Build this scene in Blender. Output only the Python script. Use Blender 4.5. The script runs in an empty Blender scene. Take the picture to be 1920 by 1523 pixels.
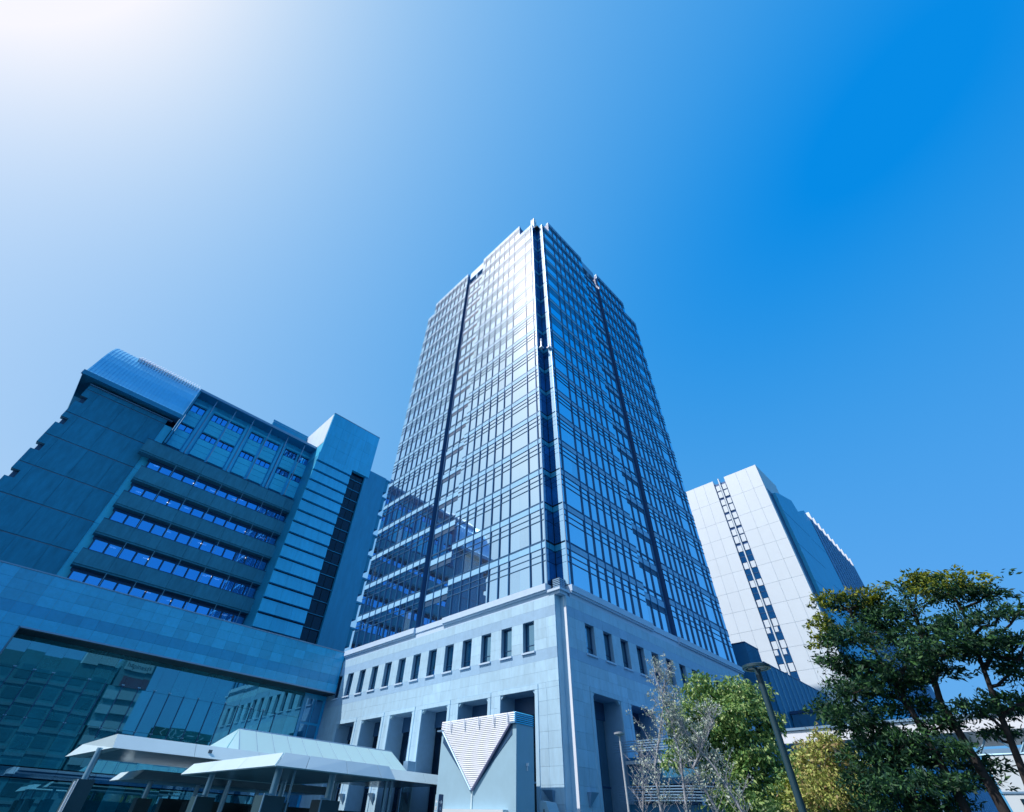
import bpy, bmesh, math, random
import numpy as np
from mathutils import Vector, Matrix

SC = bpy.context.scene
COL = SC.collection
RNG = random.Random(11)

# ------------------------------------------------------------------ camera
cam_data = bpy.data.cameras.new('camera')
cam_data.sensor_fit = 'HORIZONTAL'
cam_data.sensor_width = 36.0
cam_data.lens = 36.0 * 838.72 / 1920.0
cam_data.shift_x = 0.01606
cam_data.shift_y = -0.00357
cam_data.clip_start = 0.1
cam_data.clip_end = 5000.0
cam = bpy.data.objects.new('camera', cam_data)
COL.objects.link(cam)
EYE = Vector((0.0, 0.0, 1.6))
cr = Vector((0.71153903, -0.70165254, 0.03736202))
cu = Vector((-0.50571832, -0.47447846, 0.72049926))
cf = Vector((0.48781266, 0.531558, 0.69244848))
cam.matrix_world = Matrix(((cr.x, cu.x, -cf.x, EYE.x), (cr.y, cu.y, -cf.y, EYE.y), (cr.z, cu.z, -cf.z, EYE.z), (0, 0, 0, 1)))
SC.camera = cam

# ------------------------------------------------------------------ sky, sun, exposure
SUN_AZ, SUN_EL = math.radians(153.5), math.radians(51.5)
world = bpy.data.worlds.new('World')
SC.world = world
world.use_nodes = True
wn = world.node_tree
bg = wn.nodes['Background']
bg.inputs['Strength'].default_value = 0.1
sky = wn.nodes.new('ShaderNodeTexSky')
sky.sky_type = 'NISHITA'
sky.sun_disc = False
sky.sun_elevation = SUN_EL
sky.sun_rotation = math.radians(90.0) - SUN_AZ
sky.air_density = 2.0
sky.dust_density = 2.0
sky.ozone_density = 3.0


def wmath(op, a, b=None):
    n = wn.nodes.new('ShaderNodeMath')
    n.operation = op
    for i, v in enumerate((a, b)):
        if v is None:
            continue
        if isinstance(v, (int, float)):
            n.inputs[i].default_value = v
        else:
            wn.links.new(v, n.inputs[i])
    return n.outputs[0]


# film response of the strongly cool, contrasty photograph, applied to the whole sky channel by channel
sep = wn.nodes.new('ShaderNodeSeparateColor')
wn.links.new(sky.outputs[0], sep.inputs[0])
com = wn.nodes.new('ShaderNodeCombineColor')
tc = wn.nodes.new('ShaderNodeTexCoord')
dt = wn.nodes.new('ShaderNodeVectorMath')
dt.operation = 'DOT_PRODUCT'
wn.links.new(tc.outputs['Generated'], dt.inputs[0])
dt.inputs[1].default_value = (math.cos(SUN_AZ) * math.cos(SUN_EL), math.sin(SUN_AZ) * math.cos(SUN_EL), math.sin(SUN_EL))


def wrange(v, f0, f1, t0, t1):
    n = wn.nodes.new('ShaderNodeMapRange')
    for k_, q in zip(('From Min', 'From Max', 'To Min', 'To Max'), (f0, f1, t0, t1)):
        n.inputs[k_].default_value = q
    wn.links.new(v, n.inputs['Value'])
    return n.outputs[0]


red = wmath('MULTIPLY', wmath('POWER', wmath('MAXIMUM', wmath('SUBTRACT', sep.outputs[0], 1.28), 0.0001), 0.74), 1.98)
red = wmath('MULTIPLY', red, wrange(dt.outputs['Value'], -0.6, 0.5, 0.15, 1.0))
red = wmath('MINIMUM', wmath('MAXIMUM', red, 0.02), 9.4)
grn = wmath('ADD', wmath('MULTIPLY', wmath('POWER', red, 0.72), 1.372), 2.5)
blu = wmath('MINIMUM', wmath('MULTIPLY', wmath('POWER', sep.outputs[2], 0.22), 6.1), 10.3)
wn.links.new(red, com.inputs[0])
wn.links.new(grn, com.inputs[1])
wn.links.new(blu, com.inputs[2])
wn.links.new(com.outputs[0], bg.inputs['Color'])

sd = bpy.data.lights.new('sun', 'SUN')
sd.energy = 4.9
sd.angle = math.radians(0.53)
sd.color = (1.0, 0.87, 0.78)
sun = bpy.data.objects.new('sun', sd)
COL.objects.link(sun)
SUN_DIR = Vector((math.cos(SUN_AZ) * math.cos(SUN_EL), math.sin(SUN_AZ) * math.cos(SUN_EL), math.sin(SUN_EL)))
sun.rotation_euler = SUN_DIR.to_track_quat('Z', 'Y').to_euler()
sun.location = SUN_DIR * 300

SC.view_settings.view_transform = 'Standard'
SC.view_settings.look = 'None'
SC.view_settings.exposure = 0.0
SC.view_settings.gamma = 1.0
SC.view_settings.use_curve_mapping = False
SC.render.engine = 'CYCLES'
SC.cycles.max_bounces = 7
SC.cycles.transparent_max_bounces = 8
SC.cycles.caustics_reflective = False
SC.cycles.caustics_refractive = False


# ------------------------------------------------------------------ materials
def base_mat(name):
    m = bpy.data.materials.new(name)
    m.use_nodes = True
    return m, m.node_tree, m.node_tree.nodes['Principled BSDF']


def lnk(nt, a, b):
    nt.links.new(a, b)


def tone(nt, color, var, noise, scale, stretch=(1, 1, 1)):
    """colour x (per-object variation) x (soft noise of grain and wear)"""
    oi = nt.nodes.new('ShaderNodeObjectInfo')
    mr = nt.nodes.new('ShaderNodeMapRange')
    mr.inputs['To Min'].default_value = 1 - var
    mr.inputs['To Max'].default_value = 1 + var
    lnk(nt, oi.outputs['Random'], mr.inputs['Value'])
    geo = nt.nodes.new('ShaderNodeNewGeometry')
    mp = nt.nodes.new('ShaderNodeMapping')
    mp.inputs['Scale'].default_value = stretch
    lnk(nt, geo.outputs['Position'], mp.inputs['Vector'])
    nz = nt.nodes.new('ShaderNodeTexNoise')
    nz.inputs['Scale'].default_value = scale
    nz.inputs['Detail'].default_value = 6
    nz.inputs['Roughness'].default_value = 0.65
    lnk(nt, mp.outputs[0], nz.inputs['Vector'])
    m2 = nt.nodes.new('ShaderNodeMapRange')
    m2.inputs['From Min'].default_value = 0.25
    m2.inputs['From Max'].default_value = 0.75
    m2.inputs['To Min'].default_value = 1 - noise
    m2.inputs['To Max'].default_value = 1 + noise
    lnk(nt, nz.outputs['Fac'], m2.inputs['Value'])
    mul = nt.nodes.new('ShaderNodeMath')
    mul.operation = 'MULTIPLY'
    lnk(nt, mr.outputs[0], mul.inputs[0])
    lnk(nt, m2.outputs[0], mul.inputs[1])
    vm = nt.nodes.new('ShaderNodeVectorMath')
    vm.operation = 'SCALE'
    vm.inputs[0].default_value = color
    lnk(nt, mul.outputs[0], vm.inputs['Scale'])
    return vm.outputs[0], nz.outputs['Fac']


def mat(name, color, rough=0.7, metal=0.0, var=0.05, noise=0.1, scale=1.5, stretch=(1, 1, 1), spec=0.5, bump=0.0):
    m, nt, p = base_mat(name)
    c, f = tone(nt, color, var, noise, scale, stretch)
    lnk(nt, c, p.inputs['Base Color'])
    p.inputs['Roughness'].default_value = rough
    p.inputs['Metallic'].default_value = metal
    p.inputs['Specular IOR Level'].default_value = spec
    if bump:
        b = nt.nodes.new('ShaderNodeBump')
        b.inputs['Strength'].default_value = bump
        b.inputs['Distance'].default_value = 0.02
        n2 = nt.nodes.new('ShaderNodeTexNoise')
        n2.inputs['Scale'].default_value = 35
        geo = nt.nodes.new('ShaderNodeNewGeometry')
        lnk(nt, geo.outputs['Position'], n2.inputs['Vector'])
        lnk(nt, n2.outputs['Fac'], b.inputs['Height'])
        lnk(nt, b.outputs[0], p.inputs['Normal'])
    return m


def glass(name, tint, inside, refl, rough=0.01, through=False, wave=0.0, sheen=0.0):
    """coated window glass: mirror coating over a dim room (or over real depth when through=True)"""
    m = bpy.data.materials.new(name)
    m.use_nodes = True
    nt = m.node_tree
    nt.nodes.clear()
    out = nt.nodes.new('ShaderNodeOutputMaterial')
    gl = nt.nodes.new('ShaderNodeBsdfGlossy')
    gl.inputs['Color'].default_value = (*tint, 1)
    gl.inputs['Roughness'].default_value = rough
    if through:
        df = nt.nodes.new('ShaderNodeBsdfTransparent')
        df.inputs['Color'].default_value = (*inside, 1)
    else:
        df = nt.nodes.new('ShaderNodeBsdfDiffuse')
        c, f = tone(nt, inside, 0.5, 0.35, 0.7)
        lnk(nt, c, df.inputs['Color'])
    lw = nt.nodes.new('ShaderNodeLayerWeight')
    lw.inputs['Blend'].default_value = 0.25
    mr = nt.nodes.new('ShaderNodeMapRange')
    mr.inputs['To Min'].default_value = refl
    mr.inputs['To Max'].default_value = 1.0
    lnk(nt, lw.outputs['Fresnel'], mr.inputs['Value'])
    mx = nt.nodes.new('ShaderNodeMixShader')
    lnk(nt, mr.outputs[0], mx.inputs[0])
    lnk(nt, df.outputs[0], mx.inputs[1])
    lnk(nt, gl.outputs[0], mx.inputs[2])
    last = mx
    if sheen:
        # film of dust on the panes: a weak, broad second reflection that carries the sun's sheen
        g2 = nt.nodes.new('ShaderNodeBsdfGlossy')
        g2.inputs['Color'].default_value = (1, 1, 1, 1)
        g2.inputs['Roughness'].default_value = 0.28
        last = nt.nodes.new('ShaderNodeMixShader')
        last.inputs[0].default_value = sheen
        lnk(nt, mx.outputs[0], last.inputs[1])
        lnk(nt, g2.outputs[0], last.inputs[2])
    lnk(nt, last.outputs[0], out.inputs['Surface'])
    if wave:
        b = nt.nodes.new('ShaderNodeBump')
        b.inputs['Strength'].default_value = wave
        b.inputs['Distance'].default_value = 0.05
        n2 = nt.nodes.new('ShaderNodeTexNoise')
        n2.inputs['Scale'].default_value = 0.35
        n2.inputs['Detail'].default_value = 1
        geo = nt.nodes.new('ShaderNodeNewGeometry')
        lnk(nt, geo.outputs['Position'], n2.inputs['Vector'])
        lnk(nt, n2.outputs['Fac'], b.inputs['Height'])
        lnk(nt, b.outputs[0], gl.inputs['Normal'])
    return m


def leaf_mat(name, c1, c2, c3=None, gloss=0.45):
    m, nt, p = base_mat(name)
    geo = nt.nodes.new('ShaderNodeNewGeometry')
    rp = nt.nodes.new('ShaderNodeValToRGB')
    e = rp.color_ramp.elements
    e[0].color = (*c1, 1)
    e[1].color = (*c2, 1)
    if c3:
        k = rp.color_ramp.elements.new(0.5)
        k.color = (*c3, 1)
    lnk(nt, geo.outputs['Random Per Island'], rp.inputs[0])
    lnk(nt, rp.outputs[0], p.inputs['Base Color'])
    p.inputs['Roughness'].default_value = gloss
    p.inputs['Specular IOR Level'].default_value = 0.4
    tr = nt.nodes.new('ShaderNodeBsdfTranslucent')
    lnk(nt, rp.outputs[0], tr.inputs['Color'])
    mx = nt.nodes.new('ShaderNodeMixShader')
    mx.inputs[0].default_value = 0.2
    out = nt.nodes['Material Output']
    lnk(nt, p.outputs[0], mx.inputs[1])
    lnk(nt, tr.outputs[0], mx.inputs[2])
    lnk(nt, mx.outputs[0], out.inputs['Surface'])
    return m


def lamp_mat(name, color, strength):
    m, nt, p = base_mat(name)
    p.inputs['Base Color'].default_value = (0.8, 0.8, 0.8, 1)
    p.inputs['Emission Color'].default_value = (*color, 1)
    p.inputs['Emission Strength'].default_value = strength
    return m


M = {}
M['stone'] = mat('pale_granite', (0.37, 0.6, 0.78), 0.6, var=0.07, noise=0.12, scale=2.6, stretch=(1, 1, 0.3), bump=0.05)
M['stone_band'] = mat('banded_granite', (0.29, 0.49, 0.7), 0.5, var=0.05, noise=0.08, scale=2.2, bump=0.05)
M['joint'] = mat('joint_grout', (0.14, 0.28, 0.4), 0.9, var=0, noise=0.1)
M['trim'] = mat('cornice_stone', (0.46, 0.63, 0.82), 0.6, var=0.03, noise=0.06)
M['hallstone'] = mat('polished_blue_granite', (0.03, 0.42, 0.74), 0.25, var=0.13, noise=0.12, scale=3, spec=0.7)
M['hallstone_dark'] = mat('polished_dark_granite', (0.01, 0.32, 0.62), 0.25, var=0.08, noise=0.1, scale=3, spec=0.7)
M['soffit'] = mat('dark_soffit_metal', (0.03, 0.04, 0.05), 0.5, var=0, noise=0.1)
M['wall_dark'] = mat('ribbed_grey_precast', (0.02, 0.26, 0.44), 0.9, var=0.06, noise=0.22, scale=2.2, stretch=(1, 1, 0.25), bump=0.25)
M['wall_band'] = mat('brown_grey_precast', (0.04, 0.25, 0.38), 0.9, var=0.06, noise=0.2, scale=2.2, stretch=(1, 1, 0.25), bump=0.25)
M['panel_pale'] = mat('pale_blue_panel', (0.03, 0.49, 0.83), 0.45, var=0.06, noise=0.12, scale=1.6, stretch=(1, 1, 0.2))
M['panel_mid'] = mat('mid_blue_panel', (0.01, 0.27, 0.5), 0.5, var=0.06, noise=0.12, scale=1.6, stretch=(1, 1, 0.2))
M['board'] = mat('pale_lapped_board', (0.05, 0.64, 0.95), 0.5, var=0.04, noise=0.05)
M['roofmetal'] = mat('curved_roof_metal', (0.1, 0.52, 0.86), 0.35, metal=0.4, var=0.03, noise=0.07, scale=0.8)
M['whitemetal'] = mat('white_metal', (0.72, 0.8, 0.9), 0.35, var=0.03, noise=0.04, scale=1.0)
M['spandrel'] = mat('white_aluminium_spandrel', (0.27, 0.56, 0.84), 0.5, metal=0.0, var=0.05, noise=0.05, scale=0.8, spec=0.2)
M['transom'] = mat('tower_transom', (0.06, 0.19, 0.38), 0.4, metal=0.2, var=0.03, noise=0.05)
M['slot'] = mat('navy_slot_lining', (0.03, 0.12, 0.3), 0.6, var=0.03, noise=0.06)
M['fin_shaded'] = mat('shaded_white_fin', (0.12, 0.46, 0.86), 0.5, var=0.03, noise=0.04)  # white fins with their blue shade put into the colour
M['alu'] = mat('aluminium_profile', (0.2, 0.36, 0.54), 0.4, metal=0.3, var=0.03, noise=0.05)
M['mullion'] = mat('navy_mullion', (0.03, 0.16, 0.36), 0.4, metal=0.2, var=0.03, noise=0.05)
M['fin'] = mat('dark_mullion', (0.015, 0.08, 0.2), 0.4, metal=0.2, var=0.03, noise=0.05)
M['whitepanel'] = mat('white_tile_panel', (0.6, 0.72, 0.8), 0.5, var=0.015, noise=0.025, scale=0.6)
M['whitejoint'] = mat('white_panel_joint', (0.53, 0.65, 0.74), 0.8, var=0, noise=0.05)
M['annex'] = mat('dark_annex_cladding', (0.015, 0.17, 0.34), 0.55, var=0.06, noise=0.1, scale=1)
M['annexfin'] = mat('annex_seam', (0.14, 0.42, 0.62), 0.5, var=0.03, noise=0.05)
M['tglass'] = glass('tower_mirror_glass', (0.56, 0.84, 1.0), (0.004, 0.03, 0.08), 0.94, sheen=0.06)
M['tglass_low'] = glass('small_window_glass', (0.4, 0.72, 0.9), (0.005, 0.03, 0.06), 0.5)
M['dglass'] = glass('dim_glass', (0.1, 0.3, 0.5), (0.004, 0.01, 0.02), 0.1)
M['tglass_blind'] = glass('tower_glass_with_blind', (0.56, 0.82, 0.98), (0.16, 0.3, 0.4), 0.8, sheen=0.06)
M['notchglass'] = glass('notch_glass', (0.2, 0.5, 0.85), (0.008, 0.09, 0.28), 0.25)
M['opp_pane'] = mat('street_window', (0.03, 0.15, 0.21), 0.4, var=0.2, noise=0.2)
M['hglass'] = glass('hall_glass', (0.2, 0.66, 0.92), (0.004, 0.12, 0.17), 0.34, wave=0.03)
M['railglass'] = glass('blue_rail_panel', (0.25, 0.55, 0.8), (0.01, 0.12, 0.26), 0.35)
M['winglass'] = glass('office_window_glass', (0.1, 0.5, 1.0), (0.4, 0.62, 0.8), 0.66, through=True)
M['dark'] = mat('dark_interior', (0.004, 0.022, 0.055), 0.9, var=0, noise=0.1)
M['room'] = mat('office_ceiling', (0.16, 0.18, 0.2), 0.9, var=0, noise=0.05)
M['louvre_dark'] = mat('dark_louvre', (0.02, 0.08, 0.18), 0.5, var=0.03, noise=0.05)
M['render'] = mat('pale_blue_render', (0.28, 0.48, 0.62), 0.85, var=0, noise=0.05, scale=1.3, bump=0.08)
M['purple'] = mat('louvre_edge_trim', (0.2, 0.22, 0.36), 0.5, var=0, noise=0.04)
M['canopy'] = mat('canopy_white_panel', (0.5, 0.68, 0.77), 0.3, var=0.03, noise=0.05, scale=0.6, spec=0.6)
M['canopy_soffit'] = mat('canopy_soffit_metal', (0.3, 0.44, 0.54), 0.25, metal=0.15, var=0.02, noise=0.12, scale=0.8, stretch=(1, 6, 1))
M['steel'] = mat('brushed_steel', (0.22, 0.4, 0.55), 0.35, metal=0.6, var=0.02, noise=0.06)
M['pier'] = mat('dark_pier_cladding', (0.02, 0.065, 0.09), 0.5, var=0.05, noise=0.12, scale=2)
M['polegrey'] = mat('lamp_pole_grey', (0.012, 0.05, 0.075), 0.45, var=0, noise=0.06)
M['poleblue'] = mat('lamp_pole_pale', (0.45, 0.5, 0.55), 0.4, var=0, noise=0.05)
M['sign_blue_shaded'] = mat('sign_shaded_blue', (0.01, 0.06, 0.16), 0.35, var=0, noise=0.03)  # the sign's blue darkened to navy for its shaded side
M['sign_sky'] = mat('sign_sky_blue', (0.3, 0.5, 0.66), 0.35, var=0, noise=0.03)  # the sign's blue lightened for its sunlit side; also colours some lettering
M['sign_white'] = mat('sign_white', (0.8, 0.82, 0.84), 0.4, var=0, noise=0.02)
M['sign_ink'] = mat('sign_ink', (0.08, 0.12, 0.16), 0.6, var=0, noise=0.02)
M['ground'] = mat('asphalt', (0.012, 0.045, 0.07), 0.9, var=0, noise=0.2, scale=0.8)
M['paving'] = mat('plaza_paving', (0.02, 0.07, 0.1), 0.85, var=0, noise=0.15, scale=1.2)
M['bark'] = mat('dark_bark', (0.022, 0.022, 0.025), 0.9, var=0, noise=0.3, scale=9, stretch=(1, 1, 0.3), bump=0.4)
M['bark_pale'] = mat('pale_bark', (0.3, 0.33, 0.38), 0.9, var=0, noise=0.25, scale=9, stretch=(1, 1, 0.3), bump=0.3)
M['leaf_dark'] = leaf_mat('dark_evergreen_leaf', (0.006, 0.04, 0.028), (0.06, 0.18, 0.045), (0.014, 0.072, 0.04), 0.65)
M['leaf_tip'] = leaf_mat('yellow_new_leaf', (0.05, 0.11, 0.012), (0.27, 0.3, 0.012), (0.14, 0.19, 0.012), 0.6)
M['leaf_green'] = leaf_mat('fresh_green_leaf', (0.06, 0.19, 0.06), (0.36, 0.5, 0.2), (0.2, 0.35, 0.1), 0.4)
M['leaf_yellow'] = leaf_mat('yellow_green_leaf', (0.28, 0.38, 0.09), (0.25, 0.17, 0.09), (0.42, 0.48, 0.14), 0.55)
M['leaf_pale'] = leaf_mat('pale_bud_leaf', (0.32, 0.42, 0.36), (0.5, 0.58, 0.54), (0.4, 0.5, 0.44), 0.6)
M['tubelamp'] = lamp_mat('office_lamp', (1.0, 0.97, 0.9), 3.0)
M['opp_teal'] = mat('teal_tile_facade', (0.06, 0.25, 0.32), 0.7, var=0.1, noise=0.15)
M['opp_grey'] = mat('grey_tile_facade', (0.12, 0.27, 0.34), 0.7, var=0.1, noise=0.15)
M['opp_white'] = mat('white_board', (0.4, 0.55, 0.62), 0.6, var=0, noise=0.04)
M['opp_red'] = mat('maroon_board', (0.2, 0.07, 0.12), 0.6, var=0, noise=0.06)
M['opp_green'] = mat('green_board', (0.02, 0.1, 0.09), 0.6, var=0, noise=0.06)


def frosted(name):
    m, nt, p = base_mat(name)
    p.inputs['Base Color'].default_value = (0.56, 0.82, 0.87, 1)
    p.inputs['Roughness'].default_value = 0.3
    tr = nt.nodes.new('ShaderNodeBsdfTranslucent')
    tr.inputs['Color'].default_value = (0.6, 0.86, 0.95, 1)
    mx = nt.nodes.new('ShaderNodeMixShader')
    mx.inputs[0].default_value = 0.45
    lnk(nt, p.outputs[0], mx.inputs[1])
    lnk(nt, tr.outputs[0], mx.inputs[2])
    lnk(nt, mx.outputs[0], nt.nodes['Material Output'].inputs['Surface'])
    return m


M['frosted'] = frosted('mint_frosted_glass')

# ------------------------------------------------------------------ object helpers
ORG = {}


def thing(name, label, cat, loc, group=None):
    o = bpy.data.objects.new(name, None)
    o.empty_display_size = 0.5
    COL.objects.link(o)
    o.location = loc
    ORG[o] = Vector(loc)
    o['label'] = label
    o['category'] = cat
    if group:
        o['group'] = group
    return o


def link(name, me, parent, world_loc, kind=None, label=None):
    o = bpy.data.objects.new(name, me)
    COL.objects.link(o)
    w = Vector(world_loc)
    if parent is not None:
        o.parent = parent
        o.location = w - ORG[parent]
    else:
        o.location = w
    ORG[o] = w
    if kind:
        o['kind'] = kind
    if label:
        o['label'] = label
    return o


class MB:
    def __init__(self):
        self.v, self.f = [], []

    def add(self, vs, fs):
        n = len(self.v)
        self.v += [tuple(p) for p in vs]
        self.f += [tuple(i + n for i in f) for f in fs]
        return self

    def box(self, x0, x1, y0, y1, z0, z1):
        x0, x1 = min(x0, x1), max(x0, x1)
        y0, y1 = min(y0, y1), max(y0, y1)
        z0, z1 = min(z0, z1), max(z0, z1)
        return self.add([(x0, y0, z0), (x1, y0, z0), (x1, y1, z0), (x0, y1, z0), (x0, y0, z1), (x1, y0, z1), (x1, y1, z1), (x0, y1, z1)],
                        [(0, 3, 2, 1), (4, 5, 6, 7), (0, 1, 5, 4), (1, 2, 6, 5), (2, 3, 7, 6), (3, 0, 4, 7)])

    def prism(self, poly, off):
        """closed polygon (3-D points) swept by the vector off"""
        n = len(poly)
        a = [Vector(p) for p in poly]
        b = [p + Vector(off) for p in a]
        fs = [tuple(range(n - 1, -1, -1)), tuple(range(n, 2 * n))]
        for i in range(n):
            j = (i + 1) % n
            fs.append((i, j, n + j, n + i))
        return self.add(a + b, fs)

    def tube(self, pts, rad, n=8, cap=True):
        pts = [Vector(p) for p in pts]
        if not isinstance(rad, (list, tuple)):
            rad = [rad] * len(pts)
        rings = []
        for i, p in enumerate(pts):
            d = (pts[min(i + 1, len(pts) - 1)] - pts[max(i - 1, 0)]).normalized()
            ax = d.cross(Vector((0, 0, 1)))
            if ax.length < 0.01:
                ax = d.cross(Vector((1, 0, 0)))
            ax.normalize()
            ay = d.cross(ax)
            rings.append([p + (ax * math.cos(2 * math.pi * k / n) + ay * math.sin(2 * math.pi * k / n)) * rad[i] for k in range(n)])
        vs = [q for r in rings for q in r]
        fs = []
        for i in range(len(pts) - 1):
            for k in range(n):
                k2 = (k + 1) % n
                fs.append((i * n + k, i * n + k2, (i + 1) * n + k2, (i + 1) * n + k))
        if cap:
            fs.append(tuple(range(n - 1, -1, -1)))
            fs.append(tuple((len(pts) - 1) * n + k for k in range(n)))
        return self.add(vs, fs)

    def build(self, name, m, parent=None, kind=None, label=None, smooth=False, fix=True):
        vs = np.array(self.v, dtype=float)
        c = (vs.min(0) + vs.max(0)) / 2
        me = bpy.data.meshes.new(name)
        me.from_pydata([tuple(p) for p in vs - c], [], self.f)
        if fix:
            b = bmesh.new()
            b.from_mesh(me)
            bmesh.ops.recalc_face_normals(b, faces=b.faces)
            b.to_mesh(me)
            b.free()
        me.materials.append(m)
        if smooth:
            for p in me.polygons:
                p.use_smooth = True
        return link(name, me, parent, c, kind, label)


BOXES = {}


def boxpart(name, b, m, parent, label=None):
    """one box object; boxes of the same size and material share their mesh"""
    x0, x1, y0, y1, z0, z1 = b
    dx, dy, dz = abs(x1 - x0), abs(y1 - y0), abs(z1 - z0)
    key = (round(dx, 3), round(dy, 3), round(dz, 3), m.name)
    me = BOXES.get(key)
    if me is None:
        t = MB().box(-dx / 2, dx / 2, -dy / 2, dy / 2, -dz / 2, dz / 2)
        me = bpy.data.meshes.new(name)
        me.from_pydata(t.v, [], t.f)
        me.materials.append(m)
        BOXES[key] = me
    return link(name, me, parent, ((x0 + x1) / 2, (y0 + y1) / 2, (z0 + z1) / 2), None, label)


class Pieces:
    """many alike boxes of one part kind: the nearest `cap` become parts of their own, the rest one 'stuff' part"""

    def __init__(self, name, m, parent, cap=300, tilt=0.0):
        self.tilt = tilt
        self.name, self.m, self.parent, self.cap, self.b = name, m, parent, cap, []

    def add(self, b, m=None):
        self.b.append((b, m or self.m))

    def finish(self):
        def dist(e):
            b = e[0]
            return (Vector(((b[0] + b[1]) / 2, (b[2] + b[3]) / 2, (b[4] + b[5]) / 2)) - EYE).length
        self.b.sort(key=dist)
        for b, m in self.b[:self.cap]:
            o = boxpart(self.name, b, m, self.parent)
            if self.tilt:
                o.rotation_euler = (RNG.uniform(-1, 1) * self.tilt, RNG.uniform(-1, 1) * self.tilt, RNG.uniform(-1, 1) * self.tilt)
        rest = {}
        for b, m in self.b[self.cap:]:
            rest.setdefault(m.name, (m, MB()))[1].box(*b)
        for m, mb in rest.values():
            mb.build(self.name + '_field', m, self.parent, kind='stuff', fix=False)


class Face:
    """a vertical facade plane: u runs along it, d is depth into the building"""

    def __init__(self, axis, at):
        self.axis, self.at = axis, at

    def box(self, u0, u1, d0, d1, z0, z1):
        a = self.at
        if self.axis == 'X':
            return (a + d0, a + d1, u0, u1, z0, z1)
        return (u0, u1, a + d0, a + d1, z0, z1)

    def pt(self, u, d, z):
        return (self.at + d, u, z) if self.axis == 'X' else (u, self.at + d, z)


def text_mesh(body, size, depth=0.01):
    cu_ = bpy.data.curves.new('lettering', 'FONT')
    cu_.body = body
    cu_.size = size
    cu_.extrude = depth
    cu_.align_x = 'CENTER'
    cu_.align_y = 'CENTER'
    tmp = bpy.data.objects.new('lettering', cu_)
    COL.objects.link(tmp)
    dg = bpy.context.evaluated_depsgraph_get()
    me = bpy.data.meshes.new_from_object(tmp.evaluated_get(dg))
    bpy.data.objects.remove(tmp)
    return me


def lettering(body, size, m, parent, loc, right, up, name='lettering', sx=1.0, sy=1.0):
    me = text_mesh(body, size)
    r, u = Vector(right).normalized(), Vector(up).normalized()
    n = r.cross(u)
    mt = Matrix(((r.x * sx, u.x * sy, n.x, 0), (r.y * sx, u.y * sy, n.y, 0), (r.z * sx, u.z * sy, n.z, 0), (0, 0, 0, 1)))
    me.transform(mt)
    me.materials.clear()
    me.materials.append(m)
    return link(name, me, parent, loc)


# ------------------------------------------------------------------ ground
g = MB().add([(-1500, -1500, 0), (1500, -1500, 0), (1500, 1500, 0), (-1500, 1500, 0)], [(0, 1, 2, 3)]).build('ground', M['ground'], fix=False)
g['kind'] = 'structure'
g = MB().box(-40, 66, 6, 62, -0.3, 0.14).build('plaza_pavement', M['paving'])
g['kind'] = 'structure'

# ------------------------------------------------------------------ glass office tower
XL, YR = 29.70, 23.31
XE, YE = 63.4, 57.0
FL, FR = Face('X', XL), Face('Y', YR)
Z0, FH = 17.1, 4.05
tower = thing('office_tower', 'tall blue mirror-glass office tower on a pale stone base, in the middle of the square', 'skyscraper', (46.5, 40, 0))

# zones of the curtain wall: vertical lines, depth behind the face, floors
NOTCH = 1.32
zones = [
    (FL, [24.63, 25.09, 26.53, 27.90], 0.0, 17, 'a'),
    (FL, [27.90, 29.27, 30.67, 32.03, 33.4, 34.77, 36.13, 37.5, 38.4], 0.0, 18, 'a'),
    (FL, [38.5, 39.85, 41.2, 42.7], 0.35, 17, 'c'),
    (FL, [43.4, 44.35, 45.68, 47.02, 48.35, 49.68, 51.02, 52.35, 53.68, 54.65], 0.0, 18, 'a'),
    (FL, [54.65, 55.35, 56.6], 0.0, 17, 'a'),
    (FR, [31.02, 31.54, 33.1], 0.0, 17, 'a'),
    (FR, [33.1, 34.3, 35.65, 37.0, 38.35, 39.7, 41.05, 42.4, 43.85], 0.0, 18, 'a'),
    (FR, [43.95, 45.4, 46.85, 48.35], 0.35, 17, 'c'),
    (FR, [49.2, 50.3, 51.65, 53.0, 54.35, 55.7, 57.0, 58.3, 59.5], 0.0, 18, 'a'),
    (FR, [59.5, 61.0, 62.3, 63.35], 0.0, 17, 'a'),
]
panes = Pieces('pane', M['tglass'], tower, 300, tilt=0.0022)
strips = Pieces('strip_pane', M['tglass'], tower, 150)
spans = Pieces('spandrel', M['spandrel'], tower, 300)
louv = Pieces('louvre_strip', M['louvre_dark'], tower, 60)
trans = Pieces('transom', M['transom'], tower, 200)
mull = Pieces('mullion', M['mullion'], tower, 300)
core = MB()
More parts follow.
